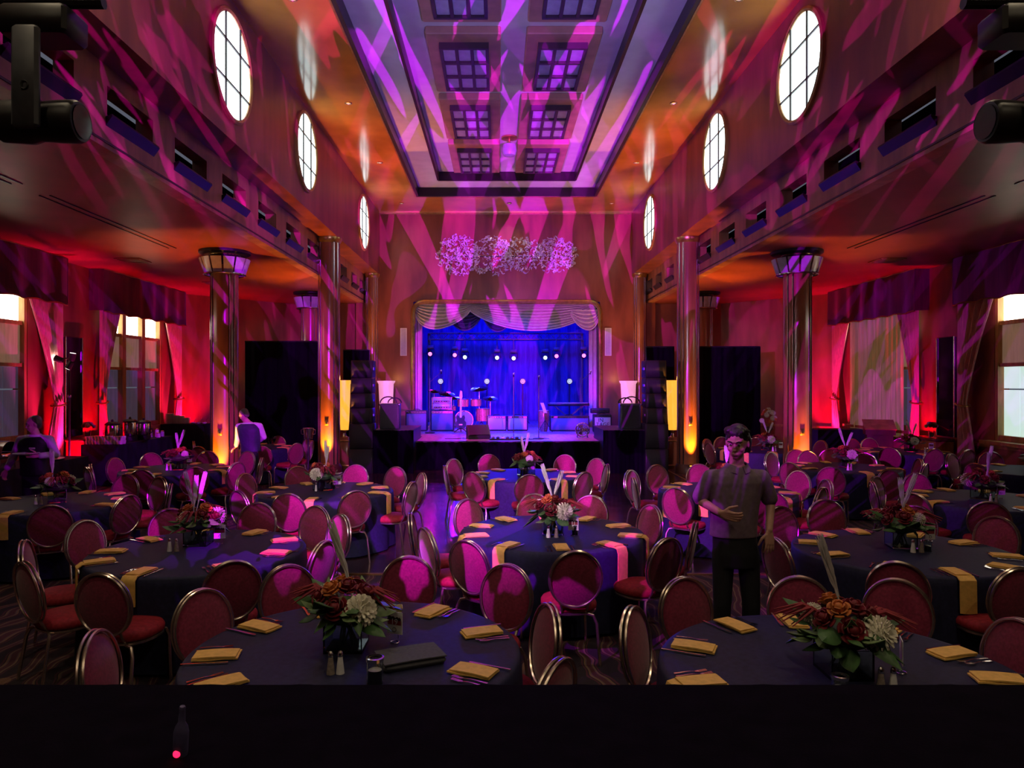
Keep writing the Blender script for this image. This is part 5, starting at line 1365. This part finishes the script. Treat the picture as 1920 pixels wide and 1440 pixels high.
man = dict(head=(.0,-.03,1.775), look=(-.50,-.84,-.22), neck=(.005,.0,1.60), hs=1.06,
  torso=torso(0,0,.95,1.60,.9), torso_shirt=[(z, cx-.02*(1.6-z)/.5, cy, rx*1.05, ry*1.04) for z,cx,cy,rx,ry in torso(0,0,1.035,1.585,1.0)],
  armR=((-.20,.0,1.495),(-.285,.03,1.315),(-.185,-.19,1.255)), handR=((-.172,-.205,1.248),(.72,-.55,-.15),(.1,-.3,1),(.4,.8,.0),.55,.05),
  armL=((.20,.0,1.495),(.285,.03,1.30),(.225,-.10,1.10)), handL=((.222,-.108,1.085),(-.02,-.18,-1),(-1,-.25,.05),(0,1,-.1),.22,.16),
  legR=((-.10,.0,.90),(-.115,-.02,.50),(-.12,.03,.09)), legL=((.095,.0,.90),(.11,-.03,.50),(.115,.02,.09)),
  hips=[(.80,0,0,.165,.125),(.9,0,0,.178,.13),(1.0,-.01,0,.172,.122),(1.08,-.01,0,.165,.115)])
person('man in a mauve polo shirt and dark trousers standing among the tables', (1.887,5.7,0), man, .0045, M['skin'], M['hair'], M['polo'], 'polo_shirt')
w1 = dict(head=(.0,-.03,1.645), look=(-.75,-.62,-.22), neck=(.02,0,1.475), hs=1.0,
  torso=torso(0,0,.88,1.48,.95), torso_shirt=torso(0,0,.90,1.49,1.02),
  armR=((-.20,0,1.41),(-.29,.0,1.20),(-.34,-.10,1.0)), handR=((-.345,-.11,.98),(-.1,-.3,-1),(-.3,-1,0),(1,0,0),.5,.05),
  armL=((.21,0,1.41),(.30,.02,1.20),(.20,-.20,1.20)), handL=((.185,-.215,1.205),(-.9,-.4,.05),(0,.2,1),(0,-.2,1),.4,.05),
  legR=((-.09,0,.84),(-.10,0,.46),(-.10,.03,.09)), legL=((.09,0,.84),(.10,0,.46),(.10,.03,.09)),
  hips=[(.74,0,0,.15,.12),(.84,0,0,.172,.128),(.93,0,0,.17,.12),(.99,0,0,.16,.11)])
pw = person('grey-haired waiter in a black vest and white shirt carrying a plate', (-6.75,10.5,0), w1, .008, M['skin_pale'], M['hair_grey'], M['shirt'], 'white_shirt', M['vest'], 'short')
MB().bbox(.02,.11,-.168,-.158,1.29,1.315,.004).build('name_tag', M['white'], pw)
t = thing('serving_plate', 'white serving plate held by the grey-haired waiter', 'plate', (-6.69,10.22,1.222))
MB().lathe([(.09,0),(.10,.004),(.17,.022),(.168,.026),(.09,.008)], 28).build('dish', M['white'], t)
w2 = dict(head=(-.10,-.03,1.615), look=(-.85,.25,-.55), neck=(-.02,0,1.455), hs=.98,
  torso=torso(.03,0,.88,1.46,.95,(-.06,0)), torso_shirt=torso(.03,0,.90,1.47,1.02,(-.06,0)),
  armR=((-.22,.03,1.38),(-.27,.12,1.15),(-.34,.22,.99)), handR=((-.345,.228,.975),(-.75,.2,-.6),(0,-1,0),(0,0,-1),.35,.05),
  armL=((.19,.02,1.39),(.25,.10,1.17),(.10,.25,1.08)), handL=((.085,.255,1.075),(-.9,.3,-.3),(0,.2,1),(0,1,0),.4,.05),
  legR=((-.08,0,.84),(-.09,0,.46),(-.09,.03,.09)), legL=((.09,0,.84),(.10,0,.46),(.10,.03,.09)),
  hips=[(.74,0,0,.15,.12),(.84,0,0,.172,.128),(.93,0,0,.17,.12),(.99,0,0,.16,.11)])
person('waiter in dark vest and white shirt bending over the table beside the column', (-4.86,14.1,0), w2, .008, M['skin_pale'], M['hair_grey'], M['shirt'], 'white_shirt', mat('navy_vest', (.03,.028,.07), .6, 0, .2, 20), 'short')

# ------------------------------------------------------------------ buffets along the left wall, service table on the right
def buffet(label, x0, x1, y0, y1, z):
    t = thing('buffet_table', label, 'table', ((x0+x1)/2, (y0+y1)/2, 0), 0, 'cloth-covered buffet tables'); w_, d = x1-x0, y1-y0
    MB().bx(-w_/2+.02, w_/2-.02, -d/2+.02, d/2-.02, z-.04, z-.008).build('tabletop', M['wood_dark'], t, smooth=False)
    per = 2*(w_+d); n = int(per/.05); ring = []
    def pt(s):
        s %= per
        if s < w_: return (-w_/2+s, -d/2, (0,-1))
        s -= w_
        if s < d: return (w_/2, -d/2+s, (1,0))
        s -= d
        if s < w_: return (w_/2-s, d/2, (0,1))
        s -= w_; return (-w_/2, d/2-s, (-1,0))
    def fn(u, v):
        x, y, nn = pt(u*per); a = .016*math.sin(u*per*17)*(1-v)
        return (x+nn[0]*a, y+nn[1]*a, .02+(z-.02)*v)
    mb = MB(); mb.grid(fn, n, 4, wrap=True); mb.bx(-w_/2, w_/2, -d/2, d/2, z-.006, z); mb.build('tablecloth', M['navy_cloth'], t)
    return t
buffet('long cloth-covered buffet behind the grey-haired waiter', -8.9, -8.05, 9.4, 14.2, .80)
buffet('cloth-covered buffet carrying the coffee urns and cups', -9.0, -8.2, 15.55, 18.2, .90)
buffet('high cloth-covered buffet with stacked plates before the slanted corner', -9.25, -8.05, 19.75, 20.35, 1.10)
buffet('long black service table before the sheer curtain', 7.9, 9.65, 18.75, 19.4, 1.02)
# chafing dishes
for i, (x, y) in enumerate(((-8.45, 11.0), (-8.45, 12.05))):
    t = thing('chafing_dish', 'polished chafing dish with a %s on the left buffet' % ['raised roll lid','closed roll lid'][i], 'chafing dish', (x, y, .802), 0, 'chafing dishes')
    for a in (-1,1):
        for b in (-1,1): MB().tube([(a*.25,b*.18,0),(a*.25,b*.18,.18)], .012, 6).build('leg', M['steel'], t)
    MB().bbox(-.30,.30,-.22,.22,.18,.27,.02).build('water_pan', M['steel'], t)
    def fn(u, v, up=(i == 0)):
        a = PI*v*(.5 if up else 1.0)+(PI*.5 if up else 0); return (-.30+.6*u, -.22*math.cos(a), .275+.19*math.sin(a))
    MB().slab(fn, 8, 14, .008).build('roll_lid', M['chrome'], t)
    MB().tube([(-.1,-.235,.33),(-.1,-.27,.34),(.1,-.27,.34),(.1,-.235,.33)], .010, 6).build('lid_handle', M['black'], t)
    MB().lathe([(.05,.0),(.05,.06)], 12).build('burner', M['steel'], t)
t = thing('food_platter', 'platter heaped with yellow food at the end of the left buffet', 'platter', (-8.4, 13.35, .802))
MB().lathe([(.25,0),(.30,.012),(.38,.03),(.375,.036),(.25,.012)], 28, sx=.8).build('platter', M['white'], t)
g = random.Random(9)
for i in range(28):
    a, r = g.uniform(0,6.28), g.uniform(0,.24); q = MB().ell((0,0,0), (.05,.032,.03), 8, 6, TR(r*.8*math.cos(a), r*math.sin(a), .045+.07*(1-r/.24)) @ Matrix.Rotation(g.uniform(0,3),4,'Z')); q.build('food_piece', M['food'], t)
# coffee urns
for i, (x, y, h) in enumerate(((-8.75,16.35,.46),(-8.55,16.75,.5),(-8.38,17.05,.46))):
    t = thing('coffee_urn', 'polished coffee urn with a black lid, %s of three' % ['leftmost','middle','rightmost'][i], 'coffee urn', (x, y, .902), 0, 'coffee urns')
    MB().lathe([(.15,0),(.155,.02),(.155,.10),(.13,.11)], 22).build('base', M['black'], t)
    MB().lathe([(.15,.11),(.155,.13),(.155,h-.10),(.15,h-.08)], 24).build('body', M['chrome'], t)
    MB().lathe([(.16,h-.08),(.16,h-.05),(.10,h-.01),(.03,h),(.025,h+.04),(.012,h+.05)], 22).build('lid', M['black'], t)
    for a in (-1,1): MB().tube([(a*.15,0,h-.2),(a*.20,0,h-.2),(a*.20,0,h-.3),(a*.15,0,h-.3)], .012, 6).build('handle', M['black'], t)
    MB().tube([(0,-.15,.16),(0,-.21,.16),(0,-.21,.12)], .014, 6).build('spigot', M['black'], t)
# cups in rows, cup towers
CUP = MB().lathe([(.028,0),(.030,.004),(.042,.085),(.039,.085),(.028,.008)], 14, cap=False).mesh('cup', M['white'])
n_ = 0
for r_ in range(2):
    for i in range(12):
        n_ += 1; lay = 0
        put('cup', CUP, None, (-8.93+.068*i if r_ == 0 else -8.90+.068*i*.97, 15.66+.10*r_, .903), 0, 'white cup in the %s row of the coffee buffet, %s from the left' % (['front','back'][r_], ['first','second','third','fourth','fifth','sixth','seventh','eighth','ninth','tenth','eleventh','twelfth'][i]), 'cup', 'white cups on the coffee buffet')
CUPH = CUP
for r_ in range(2):
    for i in range(12):
        put('cup', CUP, None, (-8.93+.068*i if r_ == 0 else -8.90+.068*i*.97, 15.66+.10*r_, .991), 0, 'upper white cup over the %s row, %s from the left, coffee buffet' % (['front','back'][r_], ['first','second','third','fourth','fifth','sixth','seventh','eighth','ninth','tenth','eleventh','twelfth'][i]), 'cup', 'white cups on the coffee buffet')
for i, (x, y, h) in enumerate(((-8.55,17.75,.14),(-8.42,17.80,.18),(-8.36,17.95,.12),(-8.3,17.62,.10))):
    t = thing('condiment_canister', 'small pale canister at the far end of the coffee buffet, %s of four' % ['first','second','third','last'][i], 'canister', (x, y, .902), 0, 'coffee condiments')
    MB().lathe([(.045,0),(.048,.01),(.045,h)], 16).build('jar', M['white'] if i % 2 else M['frost'], t); MB().lathe([(.047,h),(.047,h+.02),(.02,h+.03)], 16).build('lid', M['steel'], t)
# plate stacks
PL = MB().lathe([(.07,0),(.075,.003),(.125,.014),(.123,.018),(.07,.006)], 20).mesh('plate', M['white'])
for i, (x, nn) in enumerate(((-9.08,17),(-8.93,14),(-8.79,13),(-8.66,10))):
    for k_ in range(nn):
        put('plate', PL, None, (x, 19.95+.04*(i%2), 1.103+k_*.0165), 0, 'white plate in the %s stack of plates on the high buffet' % ['leftmost','second','third','rightmost'][i], 'plate', 'stacked plates on the high buffet', .60)
for i, x in enumerate((-8.45,-8.30,-8.14)):
    t = thing('salad_bowl', 'low white bowl with a serving spoon on the high buffet, %s of three' % ['left','middle','right'][i], 'bowl', (x, 20.0, 1.102), 0, 'bowls on the high buffet')
    MB().lathe([(.03,0),(.05,.01),(.065,.04),(.062,.04),(.045,.012)], 18).build('bowl', M['white'], t)
    MB().tube([(0,0,.03),(.06,.0,.12),(.09,0,.17)], .006, 6).build('spoon', M['steel'], t)

# consoles with bouquets under the pier mirrors, lamp tree, lectern
def console(side, xo, s):
    y = 16.05
    t = thing('console_table', 'dark wooden console with an orange front under the %s pier mirror' % side, 'console table', (xo+s*.32, y, 0), 0, 'pier consoles')
    MB().bbox(-.22,.22,-.42,.42,.96,1.02,.012).build('top', M['wood_dark'], t); MB().bx(-.20,.20,-.40,.40,.55,.96).build('cabinet', M['frame_wood'], t, smooth=False)
    for a in (-1,1):
        for b in (-1,1): MB().bx(a*.17-.025,a*.17+.025,b*.36-.025,b*.36+.025,0,.55).build('leg', M['wood_dark'], t, smooth=False)
    t = thing('bouquet', 'small round violet bouquet in a glass on the %s console' % side, 'flower arrangement', (xo+s*.34, y+.05, 1.022), 0, 'console bouquets')
    MB().lathe([(.05,0),(.052,.005),(.06,.16),(.056,.16),(.046,.01)], 16, cap=False).build('vase', M['glass'], t)
    g = random.Random(6)
    for i in range(16):
        a, e = g.uniform(0,6.28), g.uniform(.1,1.4); d = Vector((math.cos(a)*math.cos(e), math.sin(a)*math.cos(e), math.sin(e)))
        o = put('bloom', MUM[1] if i % 3 else ROSE[1], t, Vector((0,0,.20))+d*.12)
        o.rotation_euler = d.to_track_quat('Z','Y').to_euler()
console('left', OL, 1); console('right', OR, -1)
Y = 15.0; x = PX(130, Y)
t = thing('light_stand', 'black lamp stand with three small spotlights beside the left pier', 'light stand', (x, Y, 0)); zt = PZ(672, Y)
q = MB(); q.tube([(0,0,.02),(0,0,zt)], .022, 8)
for a in (90,210,330): q.tube([(0,0,.45),(.35*math.cos(R(a)), .35*math.sin(R(a)), .015)], .014, 6)
q.tube([(-.22,0,zt),(.12,0,zt)], .016, 6); q.build('mast', M['black'], t)
MB().lathe([(.035,.0),(.035,.05)], 10, M=TR(0,0,PZ(745,Y))).build('collar', M['chrome'], t)
for i, (dx, dz, ry) in enumerate(((-.20,-.02,-70),(.08,.03,10),(.02,-.14,-150))):
    hm = TR(dx, -.03, zt+dz) @ Matrix.Rotation(R(ry),4,'Y')
    o = MB().lathe([(.045,-.09),(.06,-.06),(.065,.06),(.07,.075)], 14, M=hm).build('spotlight', M['black'], t)
    MB().lathe([(.055,.076),(.055,.082)], 14, M=hm).build('bulb_face', emitter('halogen_face', (1,.95,.85), 22 if i == 0 else 3), o)
lamp('halogen_spot', 'SPOT', (x-.32, Y-.05, zt-.05), (1,.85,.7), 25, (x-1.2, Y+.3, zt-1.4), .03, 60, .5)
Y = 17.3
t = thing('lectern', 'dark angled lectern standing before the black service table', 'lectern', (PX(1648,Y), Y, 0), R(-20))
MB().prism([(-.22,.0),(.22,0),(.18,1.0),(-.18,1.0)], 'x', -.28, .28).build('body', M['wood_dark'], t)
MB().prism([(-.26,1.0),(.22,1.0),(.22,1.32),(-.26,1.12)], 'x', -.32, .32).build('reading_desk', M['wood_dark'], t)
MB().slab(lambda u, v: (-.34+.68*u, -.28+.52*v, 1.13+.21*v), 2, 2, .02).build('top_board', M['column'], t)
# flower stand and champagne bucket
t = thing('wine_bucket', 'steel ice bucket on a tall stand beside the left column', 'ice bucket', (PX(578,16.0), 16.0, 0)); zb = PZ(822,16.0)
MB().lathe([(.085,zb),(.09,zb+.01),(.12,zb+.22),(.125,zb+.23),(.115,zb+.225),(.08,zb+.02)], 20).build('bucket', M['chrome'], t)
MB().lathe([(.17,0),(.17,.02),(.03,.04),(.02,.1),(.02,zb-.02),(.10,zb-.002)], 18).build('stand', M['black'], t)
for a in (-1,1): MB().tube([(a*.12,0,zb+.2),(a*.16,0,zb+.19),(a*.155,0,zb+.1),(a*.105,0,zb+.09)], .008, 6).build('handle', M['chrome'], t)
Y = 18.2
t = thing('tall_bouquet', 'tall pink flower arrangement on a pedestal beside the right drape', 'flower arrangement', (PX(1441,Y), Y, 0)); zf = PZ(800,Y)
MB().lathe([(.15,0),(.15,.03),(.05,.06),(.05,zf-.12),(.12,zf-.05),(.11,zf)], 18).build('pedestal', M['wood_dark'], t)
g = random.Random(8)
for i in range(18):
    a, e = g.uniform(0,6.28), g.uniform(-.1,1.5); d = Vector((math.cos(a)*math.cos(e), math.sin(a)*math.cos(e), math.sin(e)*1.8))
    o = put('bloom', ROSO if i % 2 else MUM[1], t, Vector((0,0,zf+.12))+d*.17, scale=1.5); o.rotation_euler = d.to_track_quat('Z','Y').to_euler()

# small glass lantern under the ceiling, downlights in the ceiling border
Y = 18.0
t = thing('ceiling_lantern', 'small glass lantern hanging from the centre of the ceiling', 'ceiling light', (PX(955,Y), Y, 0))
MB().lathe([(.20,8.379),(.20,8.34),(.08,8.32)], 20).build('ceiling_rose', M['trim_gold'], t); MB().tube([(0,0,8.33),(0,0,8.22)], .02, 6).build('rod', M['trim_gold'], t)
MB().lathe([(.08,8.22),(.17,8.18),(.19,8.02),(.15,7.92),(.06,7.90)], 20).build('glass_bowl', gl_panel, t)
i_ = 0
for s, xs in (('left', -3.02), ('right', mx(-3.02))):
    for yy in (18.5, 14.56, 10.6, 6.6, 2.6, -1.4, -4.4):  # nearer ones are out of view, added as warm fill light
        i_ += 1
        t = thing('downlight', 'small recessed downlight in the %s ceiling border, %s' % (s, {18.5:'nearest the stage',14.56:'second from the stage',10.6:'third from the stage',6.6:'fourth from the stage',2.6:'fifth from the stage',-1.4:'sixth from the stage',-4.4:'farthest from the stage'}[yy]), 'downlight', (xs, yy, ZC), 0, 'ceiling downlights')
        MB().lathe([(.07,0),(.075,-.012),(.055,-.018),(.05,-.006)], 18).build('trim_ring', M['trim_gold'], t)
        MB().lathe([(.045,-.004),(.045,-.008)], 14).build('lens', mat('downlight_lens', (.5,.4,.3), .4, emit=(1,.7,.45), estr=.6) if i_ == 1 else bpy.data.materials['downlight_lens'], t)
        lamp('downlight_beam', 'SPOT', (xs, yy, ZC-.05), (1,.80,.52) if yy < 7 else (1,.50,.55), 170 if yy < 7 else DOWN_W, (xs*.7+XC*.3, yy+.4, 0), .06, 125, .9)

for nm, xs in (('left', -3.03), ('middle', .37), ('right', 3.6)):
    t = thing('downlight', 'small recessed downlight over the stage wall, %s of three' % nm, 'downlight', (xs, 22.7, ZC), 0, 'ceiling downlights')
    MB().lathe([(.07,0),(.075,-.012),(.055,-.018),(.05,-.006)], 18).build('trim_ring', M['trim_gold'], t)
    MB().lathe([(.045,-.004),(.045,-.008)], 14).build('lens', bpy.data.materials['downlight_lens'], t)
    lamp('downlight_beam', 'SPOT', (xs, 22.7, ZC-.05), (1,.70,.72), 48 if nm == 'middle' else 12, (xs, 23.6, 5.5), .05, 110, .9)

# ------------------------------------------------------------------ mixing position: draped desk, moving heads on stands
t = thing('mixing_desk', 'long black draped desk across the foreground', 'desk', (0, 1.5, 0)); ZD = 1.35
yf = (CH-ZD)*FPX/(1284-VY)-1.5
MB().bx(-2.6, 2.7, -1.15, yf, ZD-.03, ZD).build('cloth_top', M['black_cloth'], t, smooth=False)
MB().slab(lambda u, v: (-2.6+5.3*u, yf+.01+.012*math.sin(u*120), .02+(ZD-.03)*v), 160, 3, .012).build('front_drape', M['black_cloth'], t)
for x in (-2.5, 0, 2.6): MB().bx(x-.03,x+.03,-1.0,-.94,0,ZD-.03).build('leg', M['grey'], t, smooth=False)
Yb_ = (CH-ZD)*FPX/(1416-VY)
t = thing('gooseneck_penlight', 'slim dark bottle-shaped penlight with a glowing red tip on the black desk', 'penlight', (PX(338,Yb_), Yb_, ZD+.002), (R(8),R(6),0))
MB().lathe([(.0165,.0),(.0175,.006),(.0175,.06),(.015,.072),(.0085,.085),(.007,.118),(.0075,.122),(.006,.126)], 16).build('barrel', mat('penlight_plastic', (.06,.05,.12), .45, 0, .2, 40), t)
MB().ell((-.002,-.0165,.012), (.009,.006,.009), 10, 8).build('red_tip', M['led_red'], t)
for side, s in (('left', -1), ('right', 1)):
    f = (lambda x: x) if s < 0 else (lambda x: 2*.1-x)
    x0 = -1.89 if s < 0 else 2.19
    t = thing('moving_head_fixture', 'black moving-head light hanging sideways at the upper %s' % side, 'stage light', (x0, 3.0, 0), 0, 'moving heads at the mixing desk')
    d = -s
    MB().bbox(-.14,.14,-.09,.09,3.67,3.79,.015).build('base', M['black'], t)
    for dy in (-.115,):
        a = MB().bbox(-.055,.055,dy-.018,dy+.018,3.27,3.68,.012).build('yoke_arm', M['grey'], t)
        if dy < 0:
            lg = MB(); lg.tube([(.006+.014*math.cos(2*PI*i/14), dy-.0205, 3.435+.016*math.sin(2*PI*i/14)) for i in range(14)], .003, 5, True); lg.tube([(-.004,dy-.0205,3.452),(-.004,dy-.0205,3.418)], .003, 5); lg.build('emblem', M['black'], a)
    MB().lathe([(.05,-.20),(.085,-.17),(.092,-.05),(.080,-.01),(.086,.06),(.088,.14),(.080,.155)], 20, M=TR(0,0,3.335) @ Matrix.Rotation(R(90)*d,4,'Y')).build('head', M['black'], t)
    MB().lathe([(.07,.156),(.07,.162)], 18, M=TR(0,0,3.335) @ Matrix.Rotation(R(90)*d,4,'Y')).build('lens', M['glass'], t)
    st = thing('light_tower', 'black lighting stand carrying the upper %s moving head' % side, 'light stand', (x0+s*.75, 3.0, 0), 0, 'lighting stands at the mixing desk')
    q = MB(); q.tube([(0,0,.02),(0,0,3.86)], .03, 8); q.build('pole', M['black'], st)
    MB().tube([(.15*s,0,3.83),(-s*1.0,0,3.83)], .025, 8).build('crossbar', M['black'], st)
    q = MB()
    for a in (90,210,330): q.tube([(0,0,.9),(.6*math.cos(R(a)), .6*math.sin(R(a)), .015)], .018, 6)
    q.build('tripod', M['black'], st)
